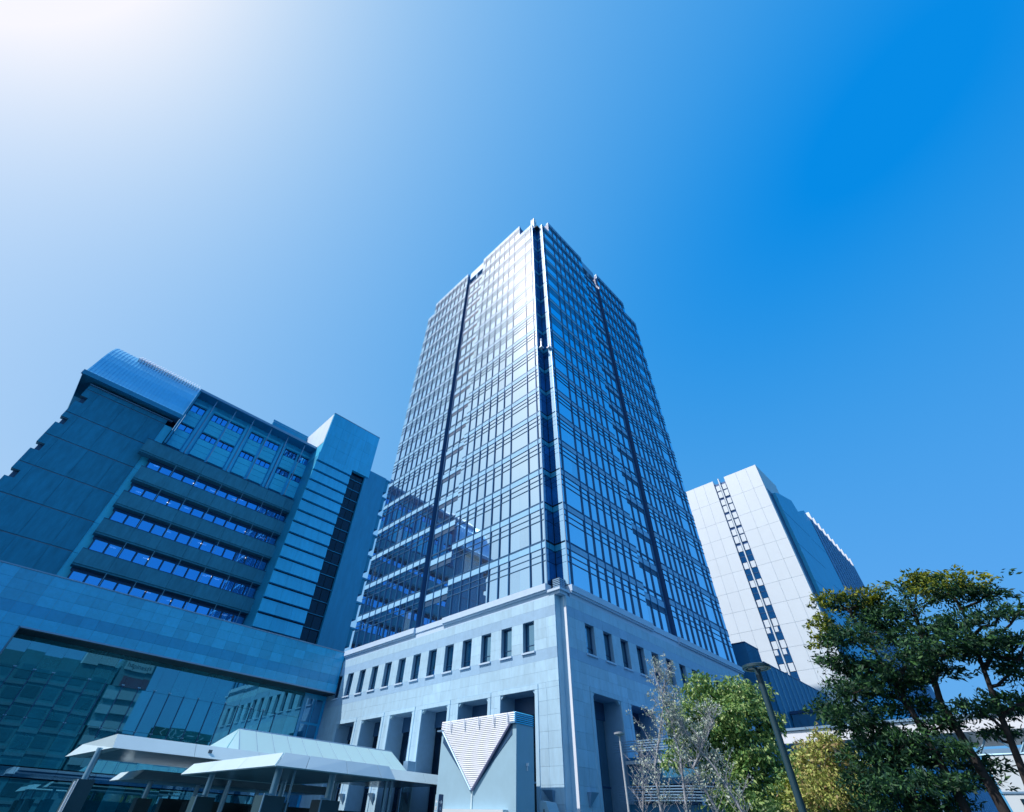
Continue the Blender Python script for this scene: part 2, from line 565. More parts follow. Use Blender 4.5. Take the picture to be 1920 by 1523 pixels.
for F, us, dep, nf, kind in zones:
    ztop = Z0 + nf * FH
    u0, u1 = us[0], us[-1]
    core.box(*F.box(u0 + (0.3 if u0 in (24.63, 31.02) else 0.01), u1 - 0.01, dep + 0.10, 4.0, Z0 - 0.6, ztop - 0.05))
    for u in us[1:-1] if kind == 'a' else us:
        mull.add(F.box(u - 0.035, u + 0.035, dep - 0.10, dep + 0.05, Z0 - 0.02, ztop))
    for i in range(nf):
        zb = Z0 + i * FH
        rows = [(0.10, 2.08), (2.14, 2.70), (2.76, 3.30)] if kind == 'a' else [(0.10, 2.12), (3.50, 3.92)]
        band = (3.36, 3.92) if kind == 'a' else (2.78, 3.42)
        for k in range(len(us) - 1):
            a, b = us[k] + 0.05, us[k + 1] - 0.05
            if k == 0:
                a = us[k] + 0.0
            if k == len(us) - 2:
                b = us[k + 1]
            for r, (p, q) in enumerate(rows):
                jit = RNG.uniform(-0.004, 0.004)
                (panes if r == 0 else strips).add(F.box(a, b, dep + 0.03 + jit, dep + 0.09, zb + p, zb + q), M['tglass_blind'] if r == 0 and RNG.random() < 0.09 else None)
            spans.add(F.box(a, b, dep - 0.02, dep + 0.09, zb + band[0], zb + band[1]))
            if kind == 'c':
                louv.add(F.box(a, b, dep + 0.02, dep + 0.09, zb + 2.2, zb + 2.72))
        lv = [0.04, 2.11, 2.73, 3.33, 3.98] if kind == 'a' else [0.04, 2.16, 2.75, 3.46, 3.98]
        for j, t in enumerate(lv):
            trans.add(F.box(u0, u1, dep - 0.035, dep + 0.06, zb + t - 0.025, zb + t + 0.025))
core.build('core_wall', M['slot'], tower)
# the dark slots between the zones
MB().box(*FL.box(42.7, 43.4, 1.2, 3.9, Z0 - 0.5, Z0 + 17.9 * FH)).box(*FL.box(38.4, 38.5, 0.5, 3.9, Z0 - 0.4, Z0 + 17 * FH)).build('slot_back', M['slot'], tower)
MB().box(*FR.box(48.35, 49.2, 1.2, 3.9, Z0 - 0.5, Z0 + 17.9 * FH)).box(*FR.box(43.85, 43.95, 0.5, 3.9, Z0 - 0.4, Z0 + 17 * FH)).build('slot_back', M['slot'], tower)
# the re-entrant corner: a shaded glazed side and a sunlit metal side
NX = XL + NOTCH
NY = YR + NOTCH
core2 = MB().box(XL + 0.12, NX + 3, NY + 0.12, NY + 4, Z0 - 0.6, Z0 + 17 * FH - 0.1)
core2.box(NX + 0.12, NX + 4, YR + 0.12, NY + 0.5, Z0 - 0.6, Z0 + 17 * FH - 0.1)
core2.build('corner_core', M['dark'], tower)
notch_p = Pieces('notch_pane', M['notchglass'], tower, 120)
notch_s = Pieces('notch_panel', M['spandrel'], tower, 120)
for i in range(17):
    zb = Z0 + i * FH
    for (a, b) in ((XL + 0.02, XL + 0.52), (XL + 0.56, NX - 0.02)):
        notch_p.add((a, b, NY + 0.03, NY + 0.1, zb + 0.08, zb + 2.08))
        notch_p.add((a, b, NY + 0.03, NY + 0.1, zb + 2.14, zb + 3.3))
        notch_s.add((a, b, NY + 0.0, NY + 0.1, zb + 3.36, zb + 3.92), M['panel_mid'])  # bands on the shaded side painted mid blue instead of spandrel white
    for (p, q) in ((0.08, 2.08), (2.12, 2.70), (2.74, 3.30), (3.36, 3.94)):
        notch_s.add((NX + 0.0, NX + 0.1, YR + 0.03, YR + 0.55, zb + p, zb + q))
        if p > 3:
            notch_s.add((NX + 0.01, NX + 0.1, YR + 0.6, NY - 0.02, zb + p, zb + q), M['panel_mid'])  # inner half painted darker, where the corner's own shadow falls
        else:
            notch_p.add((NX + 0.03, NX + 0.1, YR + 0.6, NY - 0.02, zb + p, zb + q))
for p in (panes, strips, spans, louv, trans, mull, notch_p, notch_s):
    p.finish()
for (x, y) in ((XL - 0.03, NY - 0.03), (NX - 0.03, YR - 0.03)):
    boxpart('corner_mullion', (x, x + 0.09, y, y + 0.09, Z0, Z0 + 17 * FH + 0.4), M['alu'], tower)

# parapets and the roof of the tower
par = MB()
ZT = Z0 + 18 * FH
ZS = Z0 + 17 * FH
for (F, a, b, z) in ((FL, 27.9, 38.45, ZT), (FL, 43.4, 54.65, ZT), (FR, 33.1, 43.9, ZT), (FR, 49.2, 59.5, ZT), (FL, NY, 27.88, ZS), (FL, 54.67, 56.6, ZS), (FR, NX, 33.08, ZS), (FR, 59.52, 63.35, ZS)):
    par.box(*F.box(a, b, -0.04, 0.5, z, z + 0.45))
par.build('parapet', M['spandrel'], tower)
ret = MB()
ret.box(XL + 0.1, XL + 8, 27.92, 28.1, ZS, ZT).box(XL + 0.1, XL + 8, 54.45, 54.63, ZS, ZT)
ret.box(33.12, 33.3, YR + 0.1, YR + 8, ZS, ZT).box(59.3, 59.48, YR + 0.1, YR + 8, ZS, ZT)
ret.build('parapet_return', M['spandrel'], tower)
MB().box(XL + 0.6, XE - 0.2, YR + 0.6, YE - 0.4, ZS - 0.6, ZS - 0.15).box(XL + 4.2, XE - 4.2, YR + 4.2, YE - 4.2, Z0, ZS - 0.62).build('roof_slab', M['dark'], tower)
MB().box(XL + 0.6, XE - 0.3, YE - 0.6, YE - 0.2, Z0 - 1, ZS).box(XE - 0.6, XE - 0.2, YR + 0.6, YE - 0.2, Z0 - 1, ZS).build('back_wall', M['spandrel'], tower)
# the high gates over the middle of each side: beam, post and two openings
for F, a, b in ((FL, 38.5, 42.75), (FR, 43.95, 48.4)):
    gm = MB().box(*F.box(a, b, 0.25, 0.9, ZS + 1.7, ZT + 0.1))
    mid = (a + b) / 2
    gm.box(*F.box(mid - 0.12, mid + 0.12, 0.27, 0.8, ZS - 0.02, ZS + 1.7))
    gm.build('roof_gate', M['spandrel'], tower)
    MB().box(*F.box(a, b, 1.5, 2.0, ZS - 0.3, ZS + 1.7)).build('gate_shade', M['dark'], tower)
# glazed mast housing and a small bracket platform in the corner slot
mh = MB()
mx_, my_ = 30.75, 25.0
for (x, y) in ((mx_, my_), (mx_ + 0.7, my_), (mx_, my_ + 0.7), (mx_ + 0.7, my_ + 0.7)):
    mh.box(x, x + 0.08, y, y + 0.08, ZS - 0.2, ZS + 5.4)
for z in (ZS + 1.6, ZS + 3.4, ZS + 5.35):
    mh.box(mx_, mx_ + 0.78, my_, my_ + 0.06, z, z + 0.08).box(mx_, mx_ + 0.78, my_ + 0.72, my_ + 0.78, z, z + 0.08).box(mx_, mx_ + 0.06, my_, my_ + 0.78, z + 0.1, z + 0.16).box(mx_ + 0.72, mx_ + 0.78, my_, my_ + 0.78, z + 0.1, z + 0.16)
mast = mh.build('mast_frame', M['whitemetal'], tower)
MB().box(mx_ + 0.09, mx_ + 0.69, my_ + 0.03, my_ + 0.05, ZS, ZS + 5.2).box(mx_ + 0.03, mx_ + 0.05, my_ + 0.1, my_ + 0.68, ZS, ZS + 5.2).build('mast_glass', M['frosted'], mast)
bx_ = MB().box(XL + 0.25, XL + 0.75, NY - 0.55, NY - 0.02, 49.0, 49.15).box(XL + 0.42, XL + 0.56, NY - 0.4, NY - 0.25, 49.16, 50.6).tube([(XL + 0.49, NY - 0.33, 50.6), (XL + 0.49, NY - 0.33, 50.95)], [0.16, 0.1], 8)
bx_.build('bracket_lamp', M['whitemetal'], tower)
MB().box(NX - 0.45, NX - 0.02, YR + 0.0, YR + 0.4, 48.85, 48.95).box(NX - 0.3, NX - 0.18, YR + 0.12, YR + 0.24, 48.96, 49.6).build('bracket_lamp', M['whitemetal'], tower)

# --- the stone base
BN = 0.70
stones = Pieces('stone_slab', M['stone'], tower, 300)
back = MB()


def base_face(F, lo, hi, ws, arches):
    """ws: first window edge, arches: list of (u0, u1) openings; windows 1.26 wide every 2.555 m"""
    W, P = 1.26, 2.555
    k0 = math.floor((lo - ws) / P) - 1
    edges = [lo]
    k = k0
    while True:
        for e in (ws + k * P, ws + k * P + W):
            if e > lo + 0.15 and e < hi - 0.15:
                edges.append(e)
        k += 1
        if ws + k * P > hi:
            break
    edges.append(hi)
    zrows = [9.86, 10.62, 11.38, 12.15, 12.92, 13.68, 14.45, 15.25, 16.05]
    for i in range(len(edges) - 1):
        a, b = edges[i], edges[i + 1]
        t = (a - ws) / P
        is_win = abs(t - round(t)) < 0.02 and abs(b - a - W) < 0.02
        for j in range(len(zrows) - 1):
            z0, z1 = zrows[j], zrows[j + 1]
            if is_win and 12.1 < z0 < 14.4:
                continue
            stones.add(F.box(a + 0.004, b - 0.004, RNG.uniform(-0.004, 0.004), 0.06, z0 + 0.004, z1 - 0.004), M['stone_band'] if j in (2, 6) else None)
            back.box(*F.box(a, b, 0.055, 0.9, z0, z1))
        if is_win:
            sill = MB().box(*F.box(a - 0.08, b + 0.08, -0.13, 0.3, 12.02, 12.15))
            wp = sill.build('window_sill', M['trim'], tower)
            gp = boxpart('window', F.box(a, b, 0.40, 0.45, 12.15, 14.45), M['tglass_low'], tower)
            fr = MB().box(*F.box(a, a + 0.06, 0.33, 0.43, 12.15, 14.45)).box(*F.box(b - 0.06, b, 0.33, 0.43, 12.15, 14.45)).box(*F.box(a + 0.06, b - 0.06, 0.33, 0.43, 14.39, 14.45)).box(*F.box(a + 0.06, b - 0.06, 0.34, 0.42, 12.72, 12.76))
            fr.build('window_frame', M['fin'], gp)
    # piers and arches
    prev = lo
    spans_ = []
    for (a, b) in arches:
        spans_.append((prev, a))
        prev = b
    spans_.append((prev, hi))
    zr = [0.14, 1.1, 2.06, 3.02, 3.98, 4.94, 5.9, 6.86, 7.82, 8.7, 9.5]
    for (a, b) in spans_:
        if b - a < 0.1:
            continue
        n = 2 if b - a < 2.2 else max(1, round((b - a) / 1.25))
        for j in range(len(zr) - 1):
            back.box(*F.box(a, b, 0.055, 1.9, zr[j], zr[j + 1]))
            for q in range(n):
                u0 = a + (b - a) * q / n
                u1 = a + (b - a) * (q + 1) / n
                stones.add(F.box(u0 + 0.008, u1 - 0.008, RNG.uniform(-0.004, 0.004), 0.06, zr[j] + 0.005, zr[j + 1] - 0.005))
    # frieze above the openings
    n = round((hi - lo) / 1.28)
    for q in range(n):
        a, b = lo + (hi - lo) * q / n, lo + (hi - lo) * (q + 1) / n
        stones.add(F.box(a + 0.006, b - 0.006, 0.0, 0.06, 9.505, 9.855))
    back.box(*F.box(lo, hi, 0.055, 1.9, 9.5, 9.86))
    for (a, b) in arches:
        fm = MB().box(*F.box(a - 0.34, a - 0.02, -0.05, 0.02, 2.4, 9.49)).box(*F.box(b + 0.02, b + 0.34, -0.05, 0.02, 2.4, 9.49)).box(*F.box(a - 0.34, b + 0.34, -0.05, 0.02, 9.51, 9.83))
        fm.build('arch_frame', M['stone'], tower)
        # clipped upper corners
        for s, u in ((1, a), (-1, b)):
            p = [F.pt(u, 0.03, 9.5), F.pt(u + s * 0.3, 0.03, 9.5), F.pt(u, 0.03, 9.2)]
            MB().prism(p, Vector(F.pt(0, 0.25, 0)) - Vector(F.pt(0, 0, 0))).build('corner_corbel', M['stone'], tower)
        d = boxpart('door_glass', F.box(a + 0.2, b - 0.2, 1.65, 1.72, 0.2, 8.3), M['dglass'] if F is FL else M['tglass_low'], tower)
        MB().box(*F.box(a, b, 1.6, 1.9, 8.3, 9.5)).build('door_head', M['louvre_dark'], tower)
        dm = MB()
        for q in range(1, 3):
            u = a + 0.2 + (b - a - 0.4) * q / 3
            dm.box(*F.box(u - 0.05, u + 0.05, 1.58, 1.66, 0.2, 8.3))
        dm.box(*F.box(a + 0.2, b - 0.2, 1.57, 1.66, 4.2, 4.3))
        dm.build('door_frame', M['fin'], d)
        # raking wall lamp on the pier
    for (a, b) in spans_[1:-1] + [spans_[0], spans_[-1]]:
        c = (a + b) / 2
        if b - a > 4:
            continue
        tri = [F.pt(c - 0.42, 0.0, 3.7), F.pt(c + 0.42, 0.0, 3.7), F.pt(c - 0.2, 0, 2.95), F.pt(c - 0.3, 0, 2.95)]
        pl = MB()
        o_ = [F.pt(c - 0.42, -0.01, 3.7), F.pt(c + 0.42, -0.01, 3.7), F.pt(c - 0.28, -0.01, 2.95)]
        t_ = [F.pt(c - 0.42, -0.34, 3.72), F.pt(c + 0.42, -0.34, 3.72), F.pt(c - 0.28, -0.06, 2.95)]
        pl.add(o_ + t_, [(0, 2, 1), (3, 4, 5), (0, 1, 4, 3), (1, 2, 5, 4), (2, 0, 3, 5)])
        pl.build('wall_lamp', M['alu'], tower)


arL = [(26.3 + 5.11 * k, 26.3 + 5.11 * k + 3.62) for k in range(6)]
arR = [(32.9 + 5.1 * k, 32.9 + 5.1 * k + 3.62) for k in range(6)]
base_face(FL, YR + 0.62, 59.6, 26.24, arL)
base_face(FR, XL + 0.73, 63.9, 32.73, arR)
stones.finish()
back.build('base_wall', M['stone_band'], tower)
bx0, by0 = XL + 0.73, YR + 0.62
cb = MB().box(XL + 0.07, bx0 - 0.012, by0 - 0.012, by0 - 0.004, 0.14, 16.04).box(bx0 - 0.012, bx0 - 0.004, YR + 0.07, by0 - 0.012, 0.14, 16.04)
cb.build('corner_reveal', M['stone'], tower)
MB().box(bx0 - 0.03, bx0 - 0.014, YR + 0.02, YR + 0.24, 2.3, 15.2).box(bx0 - 0.05, bx0 - 0.01, YR + 0.2, YR + 0.26, 15.2, 16.0).build('sunlit_strip', M['whitemetal'], tower)  # white strip added to draw the sunlit edge of the reveal
MB().box(XL + 2.2, XE - 0.4, YR + 2.2, YE + 0.3, 0.14, Z0 - 0.62).build('base_core', M['dark'], tower)
# cornice, in stepped pieces under each zone
cn = []
for F, a, b, d in ((FL, NY, 38.4, 0.0), (FL, 38.4, 43.1, 0.22), (FL, 43.1, 57.3, 0.0), (FR, NX, 43.9, 0.0), (FR, 43.9, 48.9, 0.22), (FR, 48.9, 64.1, 0.0)):
    mb = MB().box(*F.box(a, b, d - 0.28, 1.0, 16.55, 17.08)).box(*F.box(a + 0.02, b - 0.02, d - 0.16, 0.9, 16.4, 16.55)).box(*F.box(a, b, 0.02, 0.9, 16.05, 16.4))
    mb.build('cornice', M['trim'], tower)
# louvred grille and ledge in the foot of the notch
lg = MB()
for k in range(6):
    z = 16.62 + 0.15 * k
    lg.box(30.02, 30.82, 23.55, 23.63, z, z + 0.08).box(30.02, 30.1, 23.63, 24.3, z, z + 0.08)
lg.box(30.3, 30.36, 23.57, 23.61, 16.6, 17.5).box(30.6, 30.66, 23.57, 23.61, 16.6, 17.5)
lg.build('notch_grille', M['alu'], tower)
MB().box(29.72, 30.75, 23.36, 24.6, 16.06, 16.3).box(29.55, 30.9, 23.2, 24.6, 16.3, 16.5).build('notch_ledge', M['trim'], tower)
MB().box(30.2, 31.0, 23.7, 24.6, 16.52, 17.6).build('notch_back', M['dark'], tower)

# ------------------------------------------------------------------ glass entrance hall on the left
YP = 57.5
hall = thing('glass_hall', 'low blue stone hall with a huge glass front, left of the tower', 'building', (9, 64, 0))
FH_ = Face('Y', YP)
hs = Pieces('stone_slab', M['hallstone'], hall, 300)
zr = [12.7, 13.55, 14.4, 15.25, 16.1, 16.95]
ncol = 33
for q in range(ncol):
    a = -12.0 + 41.6 * q / ncol
    b = -12.0 + 41.6 * (q + 1) / ncol
    for j in range(5):
        hs.add(FH_.box(a + 0.006, b - 0.006, RNG.uniform(-0.006, 0.006), 0.06, zr[j] + 0.006, zr[j + 1] - 0.006), M['hallstone_dark'] if j == 1 else None)
    if b < -0.4:
        for j in range(14):
            hs.add(FH_.box(a + 0.006, b - 0.006, RNG.uniform(-0.005, 0.005), 0.06, 0.14 + 0.897 * j + 0.006, 0.14 + 0.897 * (j + 1) - 0.006))
hs.finish()
MB().box(-12, 29.6, YP + 0.055, YP + 6, 12.72, 16.95).build('upper_wall', M['joint'], hall)
MB().box(-12, -0.55, YP + 0.055, YP + 6, 0.1, 12.7).build('side_pier', M['joint'], hall)
MB().box(-12, 29.6, YP - 0.05, YP + 0.5, 16.96, 17.06).box(-0.55, 29.6, YP - 0.04, YP + 0.02, 12.62, 12.74).build('coping', M['alu'], hall)
MB().box(-0.55, 29.6, YP + 0.02, YP + 2.05, 12.55, 12.68).build('soffit', M['soffit'], hall)
YG = 59.5
MB().box(-12, 29.6, YG + 0.4, YG + 0.5, 0.1, 12.5).box(-12, 29.6, YP + 6.02, 66, 10, 16.9).build('inner_wall', M['dark'], hall)
hp = Pieces('glass_panel', M['hglass'], hall, 300, tilt=0.003)
wcol = 1.37
k = 0
x = -0.55
while x < 26.3:
    for (z0, z1) in ((4.0, 7.0), (7.02, 10.1), (10.12, 12.54)):
        hp.add((x + 0.006, x + wcol - 0.006, YG + RNG.uniform(-0.006, 0.006), YG + 0.05, z0, z1))
    hp.add((x + 0.006, x + wcol - 0.006, YG, YG + 0.05, 0.3, 3.25))
    x += wcol
XEND = x
hp.finish()
rp = Pieces('rail_panel', M['railglass'], hall, 60)
x = -0.55
while x < XEND - 0.1:
    rp.add((x + 0.01, min(x + 2.74, XEND) - 0.01, YG - 0.25, YG - 0.1, 3.32, 3.92))
    x += 2.74
rp.finish()
fn = MB()
x = -0.55 + wcol
while x < 24.5:
    fn.box(x - 0.035, x + 0.035, YG - 0.09, YG - 0.01, 6.4, 10.2)
    fn2 = None
    boxpart('glass_fin', (x - 0.03, x + 0.03, YG - 0.09, YG - 0.012, 6.4 + 0.25 * math.sin(x * 2), 10.2), M['fin'], hall)
    if int(x * 10) % 3 != 1:
        boxpart('spider_clamp', (x - 0.12, x + 0.12, YG - 0.06, YG - 0.015, 10.22, 10.3), M['steel'], hall)
        boxpart('spider_clamp', (x - 0.12, x + 0.12, YG - 0.06, YG - 0.015, 6.96, 7.04), M['steel'], hall)
    x += wcol
# a narrow gridded window bay beside the tower
MB().box(XEND, 29.6, YG - 0.1, YG + 0.4, 0.2, 12.54).build('end_bay', M['hallstone_dark'], hall)
for i in range(2):
    for j in range(4):
        a = XEND + 0.35 + 1.1 * i
        w_ = boxpart('bay_window', (a, a + 0.95, YG - 0.16, YG - 0.1, 2.5 + 2.45 * j, 2.5 + 2.45 * j + 2.2), M['railglass'], hall)

# ------------------------------------------------------------------ hospital-like block with a curved roof
blk = thing('office_block', 'dark grey office block with a barrel roof and ribbon windows, behind the glass hall', 'building', (8, 84, 0))
YW = 78.0
FW = Face('Y', YW)
pnl = Pieces('wall_panel', M['wall_dark'], blk, 300)
xs = [-12.0, -11.05, -10.3, -6.75, -3.35, -0.95]
zs = [12.5, 17.0, 21.35, 25.64, 29.83, 34.18, 38.8, 42.88, 47.38, 48.25]
wb = MB()
for j in range(len(zs) - 1):
    for i in range(len(xs) - 1):
        z0, z1 = zs[j], zs[j + 1]
        op = i == 0 and 4 <= j <= 7 or (i == 0 and j in (2, 3))
        if op:
            zo = z0 + 2.05
            pnl.add(FW.box(xs[i] + 0.02, xs[i + 1] - 0.0, 0, 0.12, z0 + 0.07, zo))
            pnl.add(FW.box(xs[i] + 0.02, xs[i + 1] - 0.0, 0, 0.12, zo + 1.15, z1 - 0.07))
            wb.box(*FW.box(xs[i], xs[i + 1], 0.1, 1.0, z0, zo)).box(*FW.box(xs[i], xs[i + 1], 0.1, 1.0, zo + 1.15, z1))
            boxpart('slot_window', FW.box(xs[i] + 0.35, xs[i + 1], 0.5, 0.9, zo, zo + 1.15), M['louvre_dark'], blk)
        else:
            pnl.add(FW.box(xs[i] + (0.015 if i != 1 else 0.0), xs[i + 1] - 0.015, RNG.uniform(-0.01, 0.01), 0.12, z0 + 0.08, z1 - 0.08))
            wb.box(*FW.box(xs[i], xs[i + 1], 0.1, 1.0, z0, z1))
MB().box(-11.0, 23, YW + 1.0, YW + 14, 12, 47.5).build('main_mass', M['wall_dark'], blk)
wb.build('wall_backing', M['joint'], blk)
pnl.finish()
MB().box(-12.05, -0.3, YW - 0.12, YW + 0.3, 48.27, 48.42).build('wall_coping', M['alu'], blk)
MB().box(-10.6, 0.3, YW + 0.9, YW + 1.0, 47.6, 50.0).build('clerestory', M['dglass'], blk)
for i in range(5):
    x = -10.0 + i * 2.05
    boxpart('clerestory_frame', (x, x + 0.1, YW + 0.8, YW + 0.89, 48.45, 49.6), M['alu'], blk)
# pale vertical strip between the blank wall and the ribbon windows
for j in range(len(zs) - 2):
    boxpart('pale_panel', (-0.94, 0.22, YW + 0.12, YW + 0.3, zs[j] + 0.02, zs[j + 1] - 0.02), M['board'], blk)

# ribbon windows: projecting spandrel bands, glass, rods
YB, YGL = 76.2, 77.4
bands = [(40.71, 42.99, -1.63), (36.43, 38.64, -0.27), (32.26, 34.38, -0.27), (28.02, 30.07, -0.27), (23.75, 25.82, -0.27), (19.4, 21.55, -0.27)]
bp = Pieces('band_panel', M['wall_band'], blk, 300)
wp = Pieces('window_pane', M['winglass'], blk, 300, tilt=0.004)
wf = MB()
rooms = MB()
tubes = []
for bi, (z0, z1, x0) in enumerate(bands):
    e = [x0] + [0.06 + 3.49 * k for k in range(8) if 0.06 + 3.49 * k > x0 + 0.4]
    e = [v for v in e if v < 23.0] + [23.3]
    for k in range(len(e) - 1):
        bp.add((e[k] + 0.012, e[k + 1] - 0.012, YB + RNG.uniform(-0.008, 0.008), YB + 0.14, z0 + 0.22, z1))
        bp.add((e[k] + 0.012, e[k + 1] - 0.012, YB + 0.12, YB + 0.26, z0, z0 + 0.2))
    MB().box(x0 + 0.02, 23.3, YB + 0.13, YGL + 0.1, z0 + 0.02, z1 - 0.1).build('band_core', M['wall_band'], blk)
    MB().box(x0, 23.3, YB - 0.03, YB + 0.3, z1 + 0.002, z1 + 0.07).build('band_coping', M['fin'], blk)
    zt = z0
    zb = bands[bi + 1][1] if bi + 1 < len(bands) else 17.3
    k = 0
    x = 0.3
    while x < 22.6:
        boxp = (x + 0.12, min(x + 1.57, 23.2), YGL, YGL + 0.03, zb + 0.12, zt - 0.42)
        wp.add(boxp)
        wf.box(x - 0.06, x + 0.1, YGL - 0.05, YGL + 0.12, zb, zt - 0.3)
        x += 1.7
        k += 1
    wf.box(0.0, 23.2, YGL - 0.06, YGL + 0.12, zt - 0.40, zt - 0.02)
    wf.box(0.1, 23.2, YGL - 0.06, YGL + 0.12, zb, zb + 0.1)
    for k in range(7):
        xr = 3.62 + 3.49 * k
        if xr < 23:
            boxpart('window_rod', (xr - 0.03, xr + 0.03, YB + 0.1, YB + 0.16, zb, zt), M['steel'], blk)
    rooms.box(0.1, 23.2, YGL + 3.3, YGL + 3.4, zb - 0.2, zt + 0.1)
    rooms.box(0.1, 23.2, YGL + 0.15, YGL + 3.3, zt - 0.28, zt - 0.2)
    for k in range(9):
        if RNG.random() < 0.62:
            xr = RNG.uniform(1.0, 22.5)
            yr = RNG.uniform(0.5, 2.2)
            tubes.append((xr, YGL + yr, zt - 0.33))
wf.build('window_frame', M['fin'], blk)
rooms.build('office_ceiling', M['room'], blk)
bp.finish()
wp.finish()
for (xr, yr, zr_) in tubes:
    boxpart('ceiling_lamp', (xr - 0.35, xr + 0.35, yr - 0.06, yr + 0.06, zr_ - 0.06, zr_), M['tubelamp'], blk)

# upper storeys hung under a deep roof edge
YH = 77.6
MB().box(0.34, 22.8, 75.5, 84, 54.35, 54.65).build('flat_roof', M['panel_mid'], blk)
MB().box(0.34, 22.8, 75.42, 75.52, 54.3, 54.75).build('roof_edge', M['alu'], blk)
MB().box(0.34, 0.62, 75.55, YH + 0.6, 43.1, 54.34).build('end_fin', M['panel_mid'], blk)
MB().box(0.7, 23.0, YH + 0.1, YH + 0.4, 42.9, 54.3).build('upper_wall', M['panel_pale'], blk)
MB().box(0.75, 22.6, YH - 0.12, YH + 0.08, 52.95, 53.35).build('top_rail', M['board'], blk)
for x in (3.5, 6.86, 10.15, 13.5, 16.8, 20.2):
    boxpart('hanger_rod', (x - 0.06, x + 0.06, 75.85, 75.97, 43.0, 54.34), M['alu'], blk)
for x in (2.98, 9.75, 16.45):
    boxpart('pilaster', (x, x + 0.42, YH - 0.35, YH + 0.1, 43.1, 53.6), M['panel_pale'], blk)
    boxpart('pilaster', (x + 0.6, x + 1.05, YH - 0.35, YH + 0.1, 43.1, 53.6), M['panel_pale'], blk)
bays = [(0.75, 2.85), (4.2, 6.7), (7.0, 9.6), (10.95, 13.3), (13.7, 16.3), (17.65, 20.0), (20.4, 22.5)]
lap = Pieces('lapped_board', M['board'], blk, 300)
hw = Pieces('upper_window', M['winglass'], blk, 300)
for (a, b) in bays:
    for (zb, zt) in ((51.3, 52.8), (47.3, 48.55), (43.1, 43.9)):
        n = 3 if b - a > 2.2 else 2
        w_ = (b - a) / n
        MB().box(a, b, YH + 0.0, YH + 0.09, zb, zt).build('window_recess', M['dark'], blk)
        for q in range(n):
            hw.add((a + w_ * q + 0.07, a + w_ * (q + 1) - 0.07, YH - 0.06, YH - 0.03, zb + 0.05, zt - 0.28))
    for (zb, zt) in ((48.65, 51.25), (44.0, 47.25)):
        nb = 3
        for q in range(nb):
            z0 = zb + (zt - zb) * q / nb
            z1 = zb + (zt - zb) * (q + 1) / nb
            lap.add((a + 0.03, b - 0.03, YH - 0.16 + 0.03 * (q % 2), YH + 0.09, z0 + 0.03, z1 - 0.02))
lap.finish()
hw.finish()

# the barrel roof over the left part
prof = [(76.9, 49.0), (77.35, 49.5), (77.9, 50.4), (78.45, 51.6), (78.95, 52.9), (79.5, 54.4), (80.25, 56.1), (81.2, 57.7), (82.4, 59.2), (83.9, 60.45), (85.8, 61.4), (88, 61.9), (92, 62.0), (92, 49)]
rf = MB().prism([(-13.6, y, z) for y, z in prof], (13.9, 0, 0))
roof = rf.build('barrel_roof', M['roofmetal'], blk, fix=True)
for i in range(29):
    x = -13.4 + 0.49 * i
    sb = MB()
    for k in range(len(prof) - 3):
        (y0, z0), (y1, z1) = prof[k], prof[k + 1]
        n = Vector((0, z1 - z0, -(y1 - y0))).normalized() * -0.07
        sb.prism([(x, y0, z0), (x, y1, z1), (x, y1 + n.y, z1 + n.z), (x, y0 + n.y, z0 + n.z)], (0.05, 0, 0))
    sb.build('roof_seam', M['roofmetal'], roof)
for i in range(24):
    x = -10.0 + 0.43 * i
    MB().prism([(x, 81.5, 58.3), (x, 84.6, 61.0), (x, 84.3, 61.5), (x, 81.1, 58.7)], (0.12, 0, 0)).build('roof_louvre', M['whitemetal'], roof)
MB().box(-13.7, 0.33, 76.75, 77.05, 48.75, 49.5).build('eave', M['panel_mid'], blk)
MB().box(-13.55, 0.3, 77.06, YW + 6, 48.9, 49.1).build('eave_soffit', M['wall_dark'], blk)
MB().prism([(-13.58, 77.1, 48.9), (-13.58, 84, 48.9), (-12.0, 84, 43.0), (-12.0, 79, 43.5)], (0.06, 0, 0)).build('eave_bracket', M['wall_dark'], blk)
# plant housing on the flat roof
ph = MB().box(14.6, 22.3, 84, 88, 55, 61.7).box(14.5, 22.3, 83.9, 84.0, 61.72, 62.1)
ph.build('roof_plant', M['panel_mid'], blk)
# stair tower at the right end
st = MB().box(22.4, 33.25, 72.9, 86, 51.8, 62.0)
st.build('stair_mass', M['panel_pale'], blk)
sp = Pieces('stair_panel', M['panel_pale'], blk, 100)
for i in range(4):
    for j in range(4):
        a = 22.4 + 10.85 * i / 4
        z = 51.75 + 10.25 * j / 4
        sp.add((a + 0.01, a + 10.85 / 4 - 0.01, 72.6, 72.88, z + 0.01, z + 10.25 / 4 - 0.01))
sp.finish()
MB().box(22.35, 33.3, 72.55, 73.0, 62.02, 62.12).box(22.38, 22.42, 73.0, 86, 62.02, 62.1).build('stair_coping', M['alu'], blk)
for i in range(5):
    a = 72.9 + 2.6 * i
    boxpart('stair_sunlit_panel', (22.36, 22.4, a + 0.01, a + 2.58, 54.7, 61.98), M['whitepanel'], blk)  # sunlit side painted white against the pale blue of the shaded front
MB().box(22.5, 29.5, 72.95, 84, 12, 51.75).build('stair_core', M['dark'], blk)
MB().box(22.36, 22.49, 72.95, 78, 12, 51.7).build('stair_flank', M['panel_mid'], blk)
for k in range(17):
    z0 = 16.9 + 2.08 * k
    for q in range(3):
        a = 22.3 + 7.2 * q / 3
        b = 22.3 + 7.2 * (q + 1) / 3 - 0.015
        MB().prism([(a, 72.92, z0 + 0.22), (a, 72.42, z0 + 0.22), (a, 72.66, z0 + 2.04), (a, 72.92, z0 + 2.04)], (b - a, 0, 0)).build('lapped_panel', M['panel_pale'], blk)
